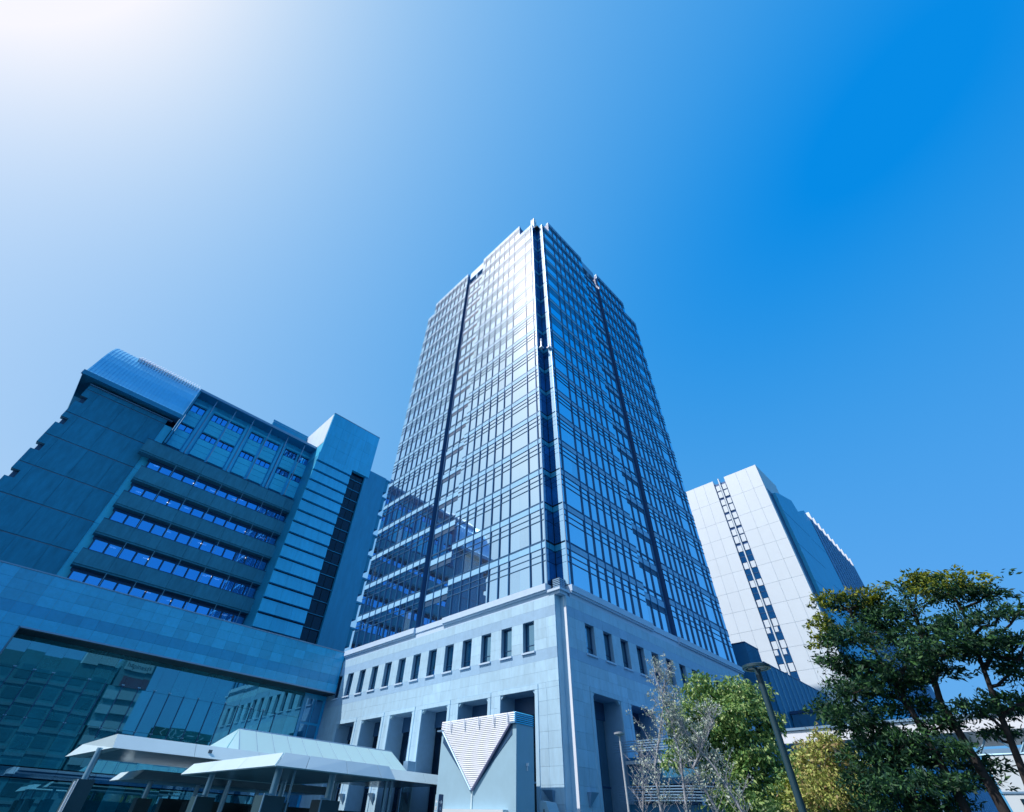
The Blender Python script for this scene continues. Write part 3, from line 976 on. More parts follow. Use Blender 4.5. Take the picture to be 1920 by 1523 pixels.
dg = Pieces('stair_window', M['dglass'], blk, 120)
for k in range(17):
    z0 = 16.9 + 2.08 * k
    for q in range(2):
        a = 29.55 + 1.5 * q
        dg.add((a, a + 1.42, 73.4, 73.45, z0 + 0.2, z0 + 1.95))
    boxpart('stair_transom', (29.5, 32.6, 73.25, 73.42, z0 + 0.0, z0 + 0.09), M['panel_mid'], blk)
dg.finish()
MB().box(29.5, 32.6, 73.6, 84, 12, 51.75).build('stair_window_back', M['dark'], blk)
MB().box(32.6, 37.3, 72.9, 84, 12, 53.7).build('end_wall', M['panel_mid'], blk)
for k in range(9):
    z0 = 18 + 4.1 * k
    boxpart('end_balcony', (37.3, 38.1, 73.2, 78, z0, z0 + 2.6), M['wall_dark'], blk)
    boxpart('end_balcony_slab', (37.3, 38.5, 73.1, 78, z0 + 2.62, z0 + 2.9), M['panel_mid'], blk)

# ------------------------------------------------------------------ white tower on the right
wt = thing('white_tower', 'white panelled slab tower with one dark window strip, right of the glass tower', 'building', (130, 40, 0))
XW, YWT = 108.0, 21.2
FWX = Face('X', XW)
ys = [21.2, 23.65, 26.25, 29.25]
ys2 = [32.2, 34.85, 37.5, 40.1, 42.8, 45.5]
zl = [69.9, 64.0, 58.6, 54.5, 50.4, 46.3, 42.2, 38.1, 34.0, 29.9, 25.8, 21.7, 17.6]
wpn = Pieces('wall_panel', M['whitepanel'], wt, 300)
for cols in (ys, ys2):
    for i in range(len(cols) - 1):
        for j in range(len(zl) - 1):
            wpn.add(FWX.box(cols[i] + 0.022, cols[i + 1] - 0.022, 0, 0.15, zl[j + 1] + 0.022, zl[j] - 0.022))
wpn.finish()
MB().box(*FWX.box(21.25, 29.2, 0.08, 12, 0, 69.85)).box(*FWX.box(32.25, 45.5, 0.08, 20, 0, 69.85)).build('wall_backing', M['whitejoint'], wt)
MB().box(*FWX.box(29.2, 32.25, 0.45, 12, 0, 68.9)).build('strip_back', M['slot'], wt)
MB().box(*FWX.box(30.62, 30.86, -0.1, 0.9, 0, 70.0)).build('strip_mullion', M['whitepanel'], wt)
sq = Pieces('strip_window', M['tglass_low'], wt, 120)
sw = Pieces('strip_spandrel', M['whitepanel'], wt, 120)
for cols in ((29.3, 30.58), (30.9, 32.15)):
    for k in range(17):
        z = 68.2 - 4.09 * k
        sw.add(FWX.box(cols[0] + 0.16, cols[1] - 0.16, 0.2, 0.5, z - 1.4, z))
        if k < 4:
            sw.add(FWX.box(cols[0] + 0.16, cols[1] - 0.16, 0.2, 0.5, z - 3.4, z - 1.75))
        else:
            sq.add(FWX.box(cols[0], cols[1], 0.26, 0.5, z - 4.0, z - 1.5))
            boxpart('strip_transom', FWX.box(cols[0], cols[1], 0.19, 0.25, z - 2.75, z - 2.62), M['fin'], wt)
            if k in (8, 9, 11):
                boxpart('window_blind', FWX.box(cols[0] + 0.5, cols[1] - 0.05, 0.2, 0.25, z - 2.5, z - 1.55), M['whitepanel'], wt)
sq.finish()
sw.finish()
FWY = Face('Y', YWT)
MB().box(108.08, 120.6, YWT, YWT + 6, 0, 69.9).build('side_wall', M['whitepanel'], wt)
MB().box(109.2, 116.4, YWT - 0.03, YWT + 0.2, 0, 63.6).build('side_slot', M['fin'], wt)
MB().prism([(112.2, YWT - 0.7, 0), (129.6, YWT - 0.7, 0), (129.6, YWT - 0.7, 65.6), (127.6, YWT - 0.7, 68.3), (116.0, YWT - 0.7, 65.0), (112.2, YWT - 0.7, 63.5)], (0, 6, 0)).build('side_block', M['panel_pale'], wt)
for z in (58.6, 50.4, 42.2, 34.0, 25.8):
    boxpart('side_joint', (112.3, 129.5, YWT - 0.73, YWT - 0.69, z, z + 0.08), M['panel_mid'], wt)
MB().prism([(129.7, YWT, 0), (146.3, YWT, 0), (146.3, YWT, 70.5), (143.1, YWT, 72.4), (129.7, YWT, 66)], (0, 8, 0)).build('rear_block', M['panel_pale'], wt)
for z in (60.0, 48, 36):
    boxpart('side_joint', (129.8, 146.2, YWT - 0.03, YWT + 0.02, z, z + 0.08), M['panel_mid'], wt)
MB().prism([(146.35, YWT, 0), (183, YWT, 0), (183, YWT, 68.9), (146.35, YWT, 71.6)], (0, 8, 0)).build('fin_wall', M['fin'], wt)
MB().box(183.05, 212, YWT, YWT + 8, 0, 40).build('low_fin_wall', M['fin'], wt)
for i in range(17):
    x = 147.2 + 3.75 * i
    zt = 71.9 - 0.075 * (x - 147) if x < 183 else 42.0
    f_ = boxpart('wall_fin', (x, x + 0.5, YWT - 0.34, YWT - 0.01, 0, zt - 0.8), M['fin_shaded'], wt)
    boxpart('sunlit_fin_top', (x - 0.01, x + 0.51, YWT - 0.4, YWT + 1.2, zt - 0.79, zt + 1.6), M['whitemetal'], f_)  # sunlit tops of the fins, coloured white as separate pieces

# ------------------------------------------------------------------ dark annex beyond the tower
an = thing('annex_building', 'dark metal-clad annex with a stepped roof, between the glass tower and the white tower', 'building', (82, 30, 0))
MB().box(68.0, 72.2, 23.3, 34, 0, 20.8).build('tall_box', M['annex'], an)
for i in range(9):
    x = 68.25 + 0.46 * i
    boxpart('cladding_rib', (x, x + 0.05, 23.24, 23.295, 8, 20.75), M['annex'], an)
MB().box(67.95, 72.25, 23.25, 34, 20.82, 20.95).box(72.8, 98.0, 23.25, 34, 19.42, 19.55).build('roof_edge', M['fin'], an)
MB().box(72.8, 98.0, 23.3, 34, 0, 19.4).build('long_wall', M['annex'], an)
for i in range(12):
    x = 74.6 + 1.95 * i
    boxpart('wall_seam', (x, x + 0.1, 23.18, 23.295, 6, 19.35), M['annexfin'], an)
MB().box(76.0, 90, 17.6, 23.1, 0, 14.0).build('low_wing', M['annex'], an)
MB().box(75.9, 90, 17.5, 23.15, 14.02, 14.35).build('wing_roof', M['fin'], an)
for i in range(6):
    y = 17.9 + 0.9 * i
    boxpart('wing_panel', (75.93, 75.995, y, y + 0.82, 9.5, 13.4), M['annex'], an)

# ------------------------------------------------------------------ low white structures far right
sr = thing('station_roof', 'long white roof fascia over a steel truss, behind the trees at right', 'station canopy', (40, 6, 0))
MB().box(38.0, 44.0, -6, 12.6, 6.35, 6.95).build('roof_fascia', M['whitemetal'], sr)
MB().box(37.9, 44.05, -6, 12.6, 6.97, 7.1).build('roof_capping', M['alu'], sr)
tr = MB()
y = 12.2
k = 0
while y > -5:
    tr.tube([(38.4, y, 6.3), (38.4, y - 0.8, 5.4)], 0.05, 6).tube([(38.4, y - 0.8, 5.4), (38.4, y - 1.6, 6.3)], 0.05, 6)
    y -= 1.6
tr.tube([(38.4, 12.2, 5.4), (38.4, -5, 5.4)], 0.06, 6)
tr.build('roof_truss', M['steel'], sr)
for y in (11.5, 6, 0.5, -5):
    boxpart('roof_post', (38.3, 38.6, y, y + 0.3, 0.14, 6.34), M['steel'], sr)
ww = thing('white_house', 'low white rendered building with a flat roof, at the right edge behind the dark tree', 'building', (66, -6, 0))
MB().box(60, 76, -26, 5.2, 0, 7.6).build('wall', M['whitepanel'], ww)
MB().box(59.9, 76, -26, 5.3, 7.62, 7.9).build('roof_edge', M['alu'], ww)
for i in range(4):
    w_ = boxpart('window', (59.94, 59.99, 3.4 - 3.4 * i, 4.4 - 3.4 * i, 3.6, 4.9), M['dglass'], ww)
for z in (2.5, 5.2):
    boxpart('string_course', (59.93, 59.99, -26, 5.2, z, z + 0.12), M['alu'], ww)

# ------------------------------------------------------------------ curved louvre screens at the side entrance
ls = thing('louvre_porch', 'curved louvred porch in front of the shaded side of the tower base', 'porch', (40, 19, 0.14))
arc = []
for k in range(9):
    t = k / 8 * math.pi / 2
    arc.append((38.3 - 3.6 * math.cos(t), 19.2 - 3.6 * math.sin(t)))
path = [(34.7, 23.2)] + arc + [(46, 15.6)]
for (zlo, n) in ((6.05, 5), (3.45, 6)):
    for q in range(n):
        z = zlo + 0.14 * q
        mb = MB()
        for k in range(len(path) - 1):
            (x0, y0), (x1, y1) = path[k], path[k + 1]
            d = Vector((x1 - x0, y1 - y0, 0)).normalized()
            nn = Vector((d.y, -d.x, 0)) * -0.12
            mb.prism([(x0, y0, z), (x1, y1, z), (x1 + nn.x, y1 + nn.y, z), (x0 + nn.x, y0 + nn.y, z)], (0, 0, 0.06))
        mb.build('louvre_slat', M['alu'], ls)
pc = MB()
for k in range(len(path) - 1):
    (x0, y0), (x1, y1) = path[k], path[k + 1]
    cx, cy = 38.6, 19.6
    f = lambda p: (p[0] + (cx - p[0]) * 0.12, p[1] + (cy - p[1]) * 0.12)
    (x0, y0), (x1, y1) = f((x0, y0)), f((x1, y1))
    pc.prism([(x0, y0, 0.2), (x1, y1, 0.2), (x1, y1, 3.3), (x0, y0, 3.3)], (0.05, 0.05, 0))
pc.build('porch_wall', M['annex'], ls)
MB().box(36.2, 46, 17.2, 23.2, 4.4, 5.9).build('porch_drum', M['annex'], ls)
MB().box(36.0, 46, 16.6, 23.2, 5.5, 5.7).build('porch_fascia', M['whitemetal'], ls)

# ------------------------------------------------------------------ entrance canopies
rc = thing('rear_canopy', 'long pale metal canopy carrying a frosted glass skylight, in front of the glass hall', 'canopy', (18, 39, 0.14))
zt, zb = 4.6, 4.0
e = [6.2, 10.2, 13.9, 17.4, 20.7, 23.7, 26.6, 29.5]
for k in range(len(e) - 1):
    a, b = e[k] + 0.012, e[k + 1] - 0.012
    MB().add([(a, 34.4, zb), (b, 34.4, zb), (b, 34.9, zt), (a, 34.9, zt), (a, 34.7, zb), (b, 34.7, zb), (b, 35.05, zt), (a, 35.05, zt)],
             [(0, 1, 2, 3), (4, 7, 6, 5), (0, 4, 5, 1), (1, 5, 6, 2), (2, 6, 7, 3), (3, 7, 4, 0)]).build('fascia_panel', M['canopy'], rc)
MB().add([(6.19, 34.4, zb), (6.19, 34.9, zt), (6.1, 43.2, zt), (5.65, 43.9, zb - 0.02), (6.6, 34.5, zb), (6.6, 35, zt - 0.02), (6.6, 43.2, zt - 0.02), (6.6, 43.9, zb)],
         [(0, 1, 2, 3), (4, 7, 6, 5), (0, 4, 5, 1), (1, 5, 6, 2), (2, 6, 7, 3), (3, 7, 4, 0)]).build('end_fascia', M['canopy'], rc)
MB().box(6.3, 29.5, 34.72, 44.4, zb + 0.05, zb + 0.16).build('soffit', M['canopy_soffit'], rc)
MB().box(6.4, 29.5, 35.1, 44.3, zb + 0.3, zt - 0.05).build('roof_deck', M['canopy'], rc)
RZ, RY = 5.94, 38.5
ya, yb = 35.35, 41.6
sk = Pieces('skylight_pane', M['frosted'], rc, 40)
xb0, xb1, xr0, xr1 = 12.3, 25.4, 13.55, 25.9


def quad(name, p, m, parent, thick=0.04, label=None):
    p = [Vector(q) for q in p]
    n = (p[1] - p[0]).cross(p[2] - p[0]).normalized() * thick
    return MB().prism(p, n).build(name, m, parent, label=label)


nb = 11
for side in (ya, yb):
    for k in range(nb):
        t0, t1 = k / nb, (k + 1) / nb
        g_ = 0.02
        b0 = xb0 + 0.55 + (xb1 - xb0 - 0.55) * t0 + g_
        b1 = xb0 + 0.55 + (xb1 - xb0 - 0.55) * t1 - g_
        r0 = xr0 + (xr1 - xr0) * t0 + g_
        r1 = xr0 + (xr1 - xr0) * t1 - g_
        quad('skylight_pane', [(b0, side, zt), (b1, side, zt), (r1, RY, RZ), (r0, RY, RZ)], M['frosted'], rc)
    for k in range(nb + 1):
        t = k / nb
        p0 = Vector((xb0 + 0.55 + (xb1 - xb0 - 0.55) * t, side, zt))
        p1 = Vector((xr0 + (xr1 - xr0) * t, RY, RZ))
        MB().tube([p0, p1], 0.035, 6).build('skylight_bar', M['alu'], rc)
    quad('skylight_pane', [(xb0 + 0.5, side, zt), (xr0 - 0.01, RY, RZ), (xb0, side + (0.5 if side == ya else -0.5), zt)], M['frosted'], rc)
quad('skylight_pane', [(xb0 - 0.05, ya + 0.55, zt), (xr0 - 0.03, RY, RZ), (xb0 - 0.05, yb - 0.55, zt)], M['frosted'], rc)
quad('skylight_pane', [(xb1 + 0.02, ya, zt), (xb1 + 0.02, yb, zt), (xr1 + 0.02, RY, RZ)], M['frosted'], rc)
MB().tube([(xr0, RY, RZ + 0.02), (xr1, RY, RZ + 0.02)], 0.06, 8).build('skylight_ridge', M['alu'], rc)
MB().box(10.9, 11.1, 34.58, 34.62, 4.26, 4.4).build('fascia_plate', M['sign_ink'], rc)
boxpart('plant_box', (25.9, 26.6, 36.0, 36.6, 4.62, 5.3), M['alu'], rc)


def column(parent, x, y, z0, z1, r):
    return MB().tube([(x, y, z0), (x, y, z1)], r, 20).build('column', M['steel'], parent, smooth=False)


column(rc, 6.02, 36.5, 2.7, 4.08, 0.15)
cp = boxpart('column_pier', (5.62, 6.35, 35.5, 36.9, 0.14, 2.75), M['pier'], rc)
boxpart('pier_trim', (5.5, 5.56, 35.55, 35.65, 0.14, 2.66), M['whitemetal'], cp)
boxpart('pier_trim', (5.585, 5.615, 35.42, 35.49, 0.14, 2.74), M['whitemetal'], cp)
for x in (14.6, 22.4):
    column(rc, x, 40, 0.14, 4.05, 0.16)
for x in (24.45, 24.9):
    boxpart('post', (x, x + 0.18, 36.4, 36.58, 0.14, 4.05), M['steel'], rc)
MB().box(12, 29, 43.4, 44.2, 0.14, 2.4).build('inner_counter', M['pier'], rc)

fc = thing('front_canopy', 'nearer pale canopy with slanted white fascia on dark piers, left of the kiosk', 'canopy', (12, 27, 0.14))
A, Bq, Cc = (9.45, 21.7), (9.4, 32.6), (15.07, 21.8)
zb2, zt2 = 3.1, 3.54
def slantpanel(p0, p1, q0, q1, parent, name='fascia_panel', m=None):
    """panel from lower edge p0-p1 (z=zb2) to upper edge q0-q1 (z=zt2), 6 cm thick"""
    a = [Vector((*p0, zb2)), Vector((*p1, zb2)), Vector((*q1, zt2)), Vector((*q0, zt2))]
    n = (a[1] - a[0]).cross(a[3] - a[0]).normalized() * 0.06
    return MB().prism(a, n).build(name, m or M['canopy'], parent)


def lerp2(a, b, t):
    return (a[0] + (b[0] - a[0]) * t, a[1] + (b[1] - a[1]) * t)


A2, B2, C2 = (9.8, 22.05), (9.75, 32.3), (14.8, 22.05)
n = 3
for k in range(n):
    t0, t1 = k / n + 0.001, (k + 1) / n - 0.001
    slantpanel(lerp2(A, Bq, t1), lerp2(A, Bq, t0), lerp2(A2, B2, t1), lerp2(A2, B2, t0), fc)
cuts = [0, 0.22, 0.56, 0.87, 1.0]
for k in range(4):
    t0, t1 = cuts[k] + 0.002, cuts[k + 1] - 0.002
    slantpanel(lerp2(A, Cc, t0), lerp2(A, Cc, t1), lerp2(A2, C2, t0), lerp2(A2, C2, t1), fc)
slantpanel(Cc, (15.07, 32.6), C2, (14.8, 32.3), fc)
slantpanel((15.07, 32.6), Bq, (14.8, 32.3), B2, fc)
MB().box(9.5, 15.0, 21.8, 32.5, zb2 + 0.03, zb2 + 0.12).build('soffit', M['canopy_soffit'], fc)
MB().box(9.9, 14.7, 22.15, 32.2, zt2 - 0.1, zt2 - 0.02).build('roof_deck', M['canopy'], fc)
lettering('乙X尺', 0.42, M['alu'], fc, (9.585, 27.6, 3.3), (0, -1, 0), (0.35, 0, 0.44))
for (x, y) in ((10.2, 23.0), (12.65, 23.0), (10.2, 30.5), (14.0, 30.5)):
    column(fc, x, y, 2.2, zb2 + 0.05, 0.14)
    p_ = boxpart('column_pier', (x - 0.42, x + 0.42, y - 0.35, y + 0.55, 0.14, 2.3), M['pier'], fc)
    MB().box(x - 0.47, x - 0.43, y - 0.37, y - 0.3, 0.14, 2.3).box(x - 0.47, x - 0.1, y - 0.38, y - 0.3, 2.31, 2.36).build('pier_trim', M['steel'], p_)
MB().tube([(10.9, 23.0, 0.14), (10.9, 23.0, zb2 + 0.05)], 0.045, 10).build('post', M['steel'], fc)

lc = thing('far_canopy', 'small white-ended canopy tip beneath the left end of the long canopy', 'canopy', (11, 43.5, 0.14))
L0, L1 = (9.08, 40.3), (9.16, 46.6)
slantpanel(L1, L0, (9.55, 46.3), (9.55, 40.6), lc)
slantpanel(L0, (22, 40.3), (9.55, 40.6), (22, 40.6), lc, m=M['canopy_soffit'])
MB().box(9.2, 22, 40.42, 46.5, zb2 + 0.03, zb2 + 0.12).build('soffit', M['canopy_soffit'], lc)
MB().box(9.6, 22, 40.7, 46.3, zt2 - 0.1, zt2 - 0.02).build('roof_deck', M['canopy'], lc)
for x in (10.5, 13.4, 17.5):
    column(lc, x, 42, 2.2, zb2 + 0.05, 0.14)
    boxpart('column_pier', (x - 0.42, x + 0.42, 41.6, 42.5, 0.14, 2.3), M['pier'], lc)

# ------------------------------------------------------------------ kiosk with the triangular louvre
kx, ky0, ky1, kz = 25.85, 24.55, 32.15, 7.45
ks = thing('ventilation_kiosk', 'pale square kiosk with a big white triangular louvre on its front', 'kiosk', (26.7, 28.3, 0.14))
MB().box(kx, kx + 1.65, ky0, ky1, 0.14, 6.8).build('kiosk_wall', M['render'], ks)
MB().box(kx + 0.25, kx + 1.4, ky0 + 0.25, ky1 - 0.25, 6.82, 7.3).build('kiosk_head', M['dark'], ks)
apex = (28.45, 3.5)
n = 37
for k in range(n):
    z = kz - 0.06 - k * 0.1065
    if z >= 6.84:
        y0, y1 = ky0 - 0.03, ky1 + 0.02
    else:
        t = (z - apex[1]) / (6.84 - apex[1])
        if t < 0.02:
            break
        y0 = apex[0] + (24.95 - apex[0]) * t
        y1 = apex[0] + (31.95 - apex[0]) * t
    MB().prism([(kx - 0.09, y0, z - 0.045), (kx - 0.08, y0, z - 0.052), (kx - 0.045, y0, z + 0.035), (kx - 0.058, y0, z + 0.042)], (0, y1 - y0, 0)).build('louvre_slat', M['whitemetal'], ks)
    if z >= 6.84:
        MB().prism([(kx - 0.17, ky0 - 0.05, z - 0.055), (kx - 0.17, ky0 - 0.04, z - 0.0), (kx - 0.17, ky0 + 0.1, z + 0.05), (kx - 0.17, ky0 + 0.1, z + 0.02)], (1.8, 0, 0)).build('side_slat', M['panel_pale'], ks)
MB().box(kx - 0.03, kx - 0.005, 24.9, 31.9, 6.2, 6.84).build('louvre_back', M['louvre_dark'], ks)
MB().prism([(kx - 0.03, 24.95, 6.2), (kx - 0.03, 31.95, 6.2), (kx - 0.03, 28.6, 3.6), (kx - 0.03, 28.3, 3.6)], (0.025, 0, 0)).build('louvre_back', M['louvre_dark'], ks)
MB().tube([(kx - 0.12, 31.98, 6.86), (kx - 0.12, 28.5, 3.5)], 0.07, 6).build('louvre_edge', M['alu'], ks)
MB().tube([(kx - 0.12, 24.92, 6.86), (kx - 0.12, 28.4, 3.5)], 0.08, 6).build('louvre_edge', M['purple'], ks)
MB().box(kx - 0.2, kx - 0.02, ky0 - 0.04, 24.98, 6.79, 6.87).box(kx - 0.2, kx - 0.02, 31.9, 32.5, 6.84, 6.92).build('louvre_foot', M['alu'], ks)
for y in (25.2, 26.5, 28.0, 29.5, 31.0):
    boxpart('louvre_clip', (kx - 0.22, kx - 0.17, y, y + 0.08, 6.85, 7.4), M['whitemetal'], ks)
boxpart('drain_pipe', (kx - 0.06, kx - 0.004, 28.38, 28.52, 2.6, 3.45), M['canopy'], ks)
MB().box(kx - 0.45, kx - 0.02, 25.2, 31.2, 0.14, 2.58).box(kx - 0.46, kx - 0.1, 25.1, 25.3, 2.2, 2.4).build('base_panel', M['whitepanel'], ks)
MB().box(26.76, 26.86, ky0 - 0.16, ky0 - 0.01, 4.68, 4.84).tube([(26.81, ky0 - 0.06, 4.45), (26.81, ky0 - 0.06, 4.68)], 0.035, 8).build('kiosk_lamp', M['whitemetal'], ks)
wedge = thing('sloped_cover', 'small pale sloping cover at the foot of the tower corner, right of the kiosk', 'cover', (28.4, 24.2, 0.14))
MB().prism([(27.9, 24.5, 0.14), (27.9, 24.5, 3.12), (27.9, 24.0, 3.06), (27.9, 23.2, 1.6), (27.9, 22.4, 0.14)], (1.0, 0, 0)).build('cover_body', M['render'], wedge)
boxpart('cover_handle', (27.86, 27.895, 24.1, 24.18, 2.55, 2.72), M['sign_ink'], wedge)

# direction pylon
sg = thing('direction_sign', 'slim blue signpost with white arrows pointing left and right, beside the kiosk', 'sign', (24.18, 29.75, 0.14))
MB().box(24.02, 24.36, 29.58, 29.9, 0.14, 3.2).build('sign_post', M['alu'], sg)
boxpart('sign_face', (24.0, 24.018, 29.58, 29.9, 0.6, 3.2), M['sign_sky'], sg, 'blue side facing the sun, coloured lighter')
boxpart('sign_face', (24.02, 24.38, 29.56, 29.578, 0.6, 3.22), M['sign_blue_shaded'], sg, 'same blue on the shaded side, coloured navy')  # sun and shade on the sign are put into its two face colours


def arrow(parent, c, right, s, m):
    r = Vector(right)
    up = Vector((0, 0, 1))
    nrm = r.cross(up) * 0.006
    pts = [(-0.5, 0.09), (0.1, 0.09), (-0.12, 0.42), (0.1, 0.42), (0.5, 0), (0.1, -0.42), (-0.12, -0.42), (0.1, -0.09), (-0.5, -0.09)]
    p = [Vector(c) + r * (x * s) + up * (y * s) for x, y in pts]
    MB().prism(p, nrm).build('arrow', m, parent)


arrow(sg, (23.997, 29.74, 2.87), (0, 1, 0), 0.2, M['sign_white'])
arrow(sg, (24.2, 29.552, 2.85), (1, 0, 0), 0.22, M['sign_white'])
lettering('駅', 0.2, M['sign_white'], sg, (23.996, 29.74, 2.55), (0, -1, 0), (0, 0, 1))
lettering('口', 0.2, M['sign_white'], sg, (23.996, 29.74, 2.3), (0, -1, 0), (0, 0, 1))
lettering('東', 0.2, M['sign_sky'], sg, (24.2, 29.554, 2.52), (1, 0, 0), (0, 0, 1))
lettering('口', 0.2, M['sign_sky'], sg, (24.2, 29.554, 2.28), (1, 0, 0), (0, 0, 1))

# ------------------------------------------------------------------ street lamps
lp = thing('street_lamp', 'tall dark street lamp with a flat ring head, in front of the green tree', 'street lamp', (19.5, 6.55, 0.0))
bx, by = 19.5, 6.55
MB().tube([(bx, by, 0), (bx, by, 0.6), (bx, by, 6.2)], [0.14, 0.115, 0.1], 16).build('pole', M['polegrey'], lp)
ring = MB()
N = 36
for k in range(N):
    a0, a1 = 2 * math.pi * k / N, 2 * math.pi * (k + 1) / N
    def rp_(r, a, z):
        return (bx + r * math.cos(a), by + r * math.sin(a), z)
    ring.add([rp_(0.35, a0, 6.22), rp_(0.47, a0, 6.22), rp_(0.47, a1, 6.22), rp_(0.35, a1, 6.22), rp_(0.35, a0, 6.34), rp_(0.47, a0, 6.3), rp_(0.47, a1, 6.3), rp_(0.35, a1, 6.34)],
             [(0, 3, 2, 1), (4, 5, 6, 7), (1, 2, 6, 5), (0, 4, 7, 3)])
ring.build('lamp_ring', M['polegrey'], lp, fix=False)
gl_ = MB()
for k in range(N):
    a0, a1 = 2 * math.pi * k / N, 2 * math.pi * (k + 1) / N
    gl_.add([rp_(0.37, a0, 6.21), rp_(0.45, a0, 6.21), rp_(0.45, a1, 6.21), rp_(0.37, a1, 6.21)], [(0, 3, 2, 1)])
gl_.build('lamp_glass', M['whitemetal'], lp, fix=False)
MB().box(bx - 0.3, bx + 0.3, by - 0.03, by + 0.03, 6.2, 6.26).box(bx - 0.03, bx + 0.03, by - 0.3, by + 0.3, 6.2, 6.26).build('lamp_arm', M['polegrey'], lp)

l2 = thing('street_lamp', 'thin pale street lamp with a small disc head, before the tower base', 'street lamp', (30.2, 19.65, 0.14))
bx, by = 30.2, 19.65
MB().tube([(bx, by, 0.14), (bx, by, 6.3)], [0.075, 0.055], 12).build('pole', M['poleblue'], l2)
MB().tube([(bx, by, 6.3), (bx, by, 6.38), (bx, by, 6.46), (bx, by, 6.5)], [0.12, 0.31, 0.33, 0.15], 24).build('lamp_head', M['poleblue'], l2)


# ------------------------------------------------------------------ trees
def leaf_cloud(blobs, dens, size, seed, drop=0.0, flat=1.0, asp=0.42, shell=0.55, clump=14, spread=0.16):
    """leaf-sized faces in small clumps spread through uneven blobs; returns vertex and face arrays"""
    r = np.random.default_rng(seed)
    vs = []
    for (cx, cy, cz, rx, rz) in blobs:
        ncl = max(4, int(dens * rx * rx * max(rz, 0.25)))
        d = r.normal(size=(ncl, 3))
        d /= np.linalg.norm(d, axis=1)[:, None]
        rad = shell + (1 - shell) * r.random(ncl)
        rad *= 1 + 0.28 * np.sin(d[:, 0] * 5 + cx * 3) * np.cos(d[:, 1] * 4 + cz * 2)
        cen = np.stack([cx + d[:, 0] * rx * rad, cy + d[:, 1] * rx * rad, cz + d[:, 2] * rz * flat * rad], 1)
        nl = clump
        pos = np.repeat(cen, nl, 0) + r.normal(size=(ncl * nl, 3)) * np.array([spread, spread, spread * 0.6])
        out = np.repeat(d, nl, 0) + r.normal(size=(ncl * nl, 3)) * 0.7
        out[:, 2] -= drop
        out /= np.linalg.norm(out, axis=1)[:, None]
        rnd = r.normal(size=out.shape)
        side = np.cross(out, rnd)
        side /= np.linalg.norm(side, axis=1)[:, None]
        L = size * (0.6 + 0.8 * r.random(len(pos)))[:, None]
        W = L * asp
        a = pos - out * L * 0.5
        b = pos + side * W * 0.5 - out * L * 0.05
        c = pos + out * L * 0.5
        e_ = pos - side * W * 0.5 - out * L * 0.05
        vs.append(np.stack([a, b, c, e_], 1).reshape(-1, 3))
    return np.concatenate(vs)


def crown(name, blobs, m, parent, **kw):
    v = leaf_cloud(blobs, **kw)
    c = v.mean(0)
    me = bpy.data.meshes.new(name)
    nf = len(v) // 4
    me.vertices.add(len(v))
    me.vertices.foreach_set('co', (v - c).astype(np.float32).ravel())
    me.loops.add(nf * 4)
    me.loops.foreach_set('vertex_index', np.arange(nf * 4, dtype=np.int32))
    me.polygons.add(nf)
    me.polygons.foreach_set('loop_start', np.arange(0, nf * 4, 4, dtype=np.int32))
    me.polygons.foreach_set('loop_total', np.full(nf, 4, dtype=np.int32))
    me.update(calc_edges=True)
    me.materials.append(m)
    return link(name, me, parent, Vector(c))


def limb(mb, p0, p1, r0, r1, rng, wob=0.08, n=5):
    p0, p1 = Vector(p0), Vector(p1)
    pts, rr = [], []
    L = (p1 - p0).length
    for k in range(n + 1):
        t = k / n
        p = p0.lerp(p1, t)
        p.z += math.sin(t * math.pi) * L * 0.06
        if 0 < k < n:
            p += Vector((rng.uniform(-1, 1), rng.uniform(-1, 1), rng.uniform(-1, 1))) * L * wob
        pts.append(p)
        rr.append(r0 + (r1 - r0) * t)
    mb.tube(pts, rr, 6, cap=False)
    return pts


def limbs_to(blobs, stems, rng, rad, m, parent, name='branch', twigs=3):
    """branches from the nearest lower point of the stems to every foliage mass"""
    mb = MB()
    for (cx, cy, cz, rx, rz) in blobs:
        best = None
        for s in stems:
            for q in s:
                if q.z < cz - 0.25:
                    d = (q - Vector((cx, cy, cz))).length
                    if best is None or d < best[0]:
                        best = (d, q)
        if best is None:
            continue
        pts = limb(mb, best[1], (cx, cy, cz - rz * 0.3), rad, rad * 0.35, rng)
        for t in range(twigs):
            e_ = (cx + rng.uniform(-1, 1) * rx * 0.8, cy + rng.uniform(-1, 1) * rx * 0.8, cz + rng.uniform(-0.3, 0.8) * rz)
            limb(mb, pts[-2], e_, rad * 0.35, rad * 0.1, rng, n=3)
    return mb.build(name, m, parent, fix=False)


def stem(mb, pts, r0, r1, sub=6):
    P = [Vector(p) for p in pts]
    out, rr = [], []
    n = len(P) - 1
    for i in range(n):
        for k in range(sub):
            out.append(P[i].lerp(P[i + 1], k / sub))
    out.append(P[-1])
    for i in range(len(out)):
        rr.append(r0 + (r1 - r0) * i / (len(out) - 1))
    mb.tube(out, rr, 9, cap=False)
    return out


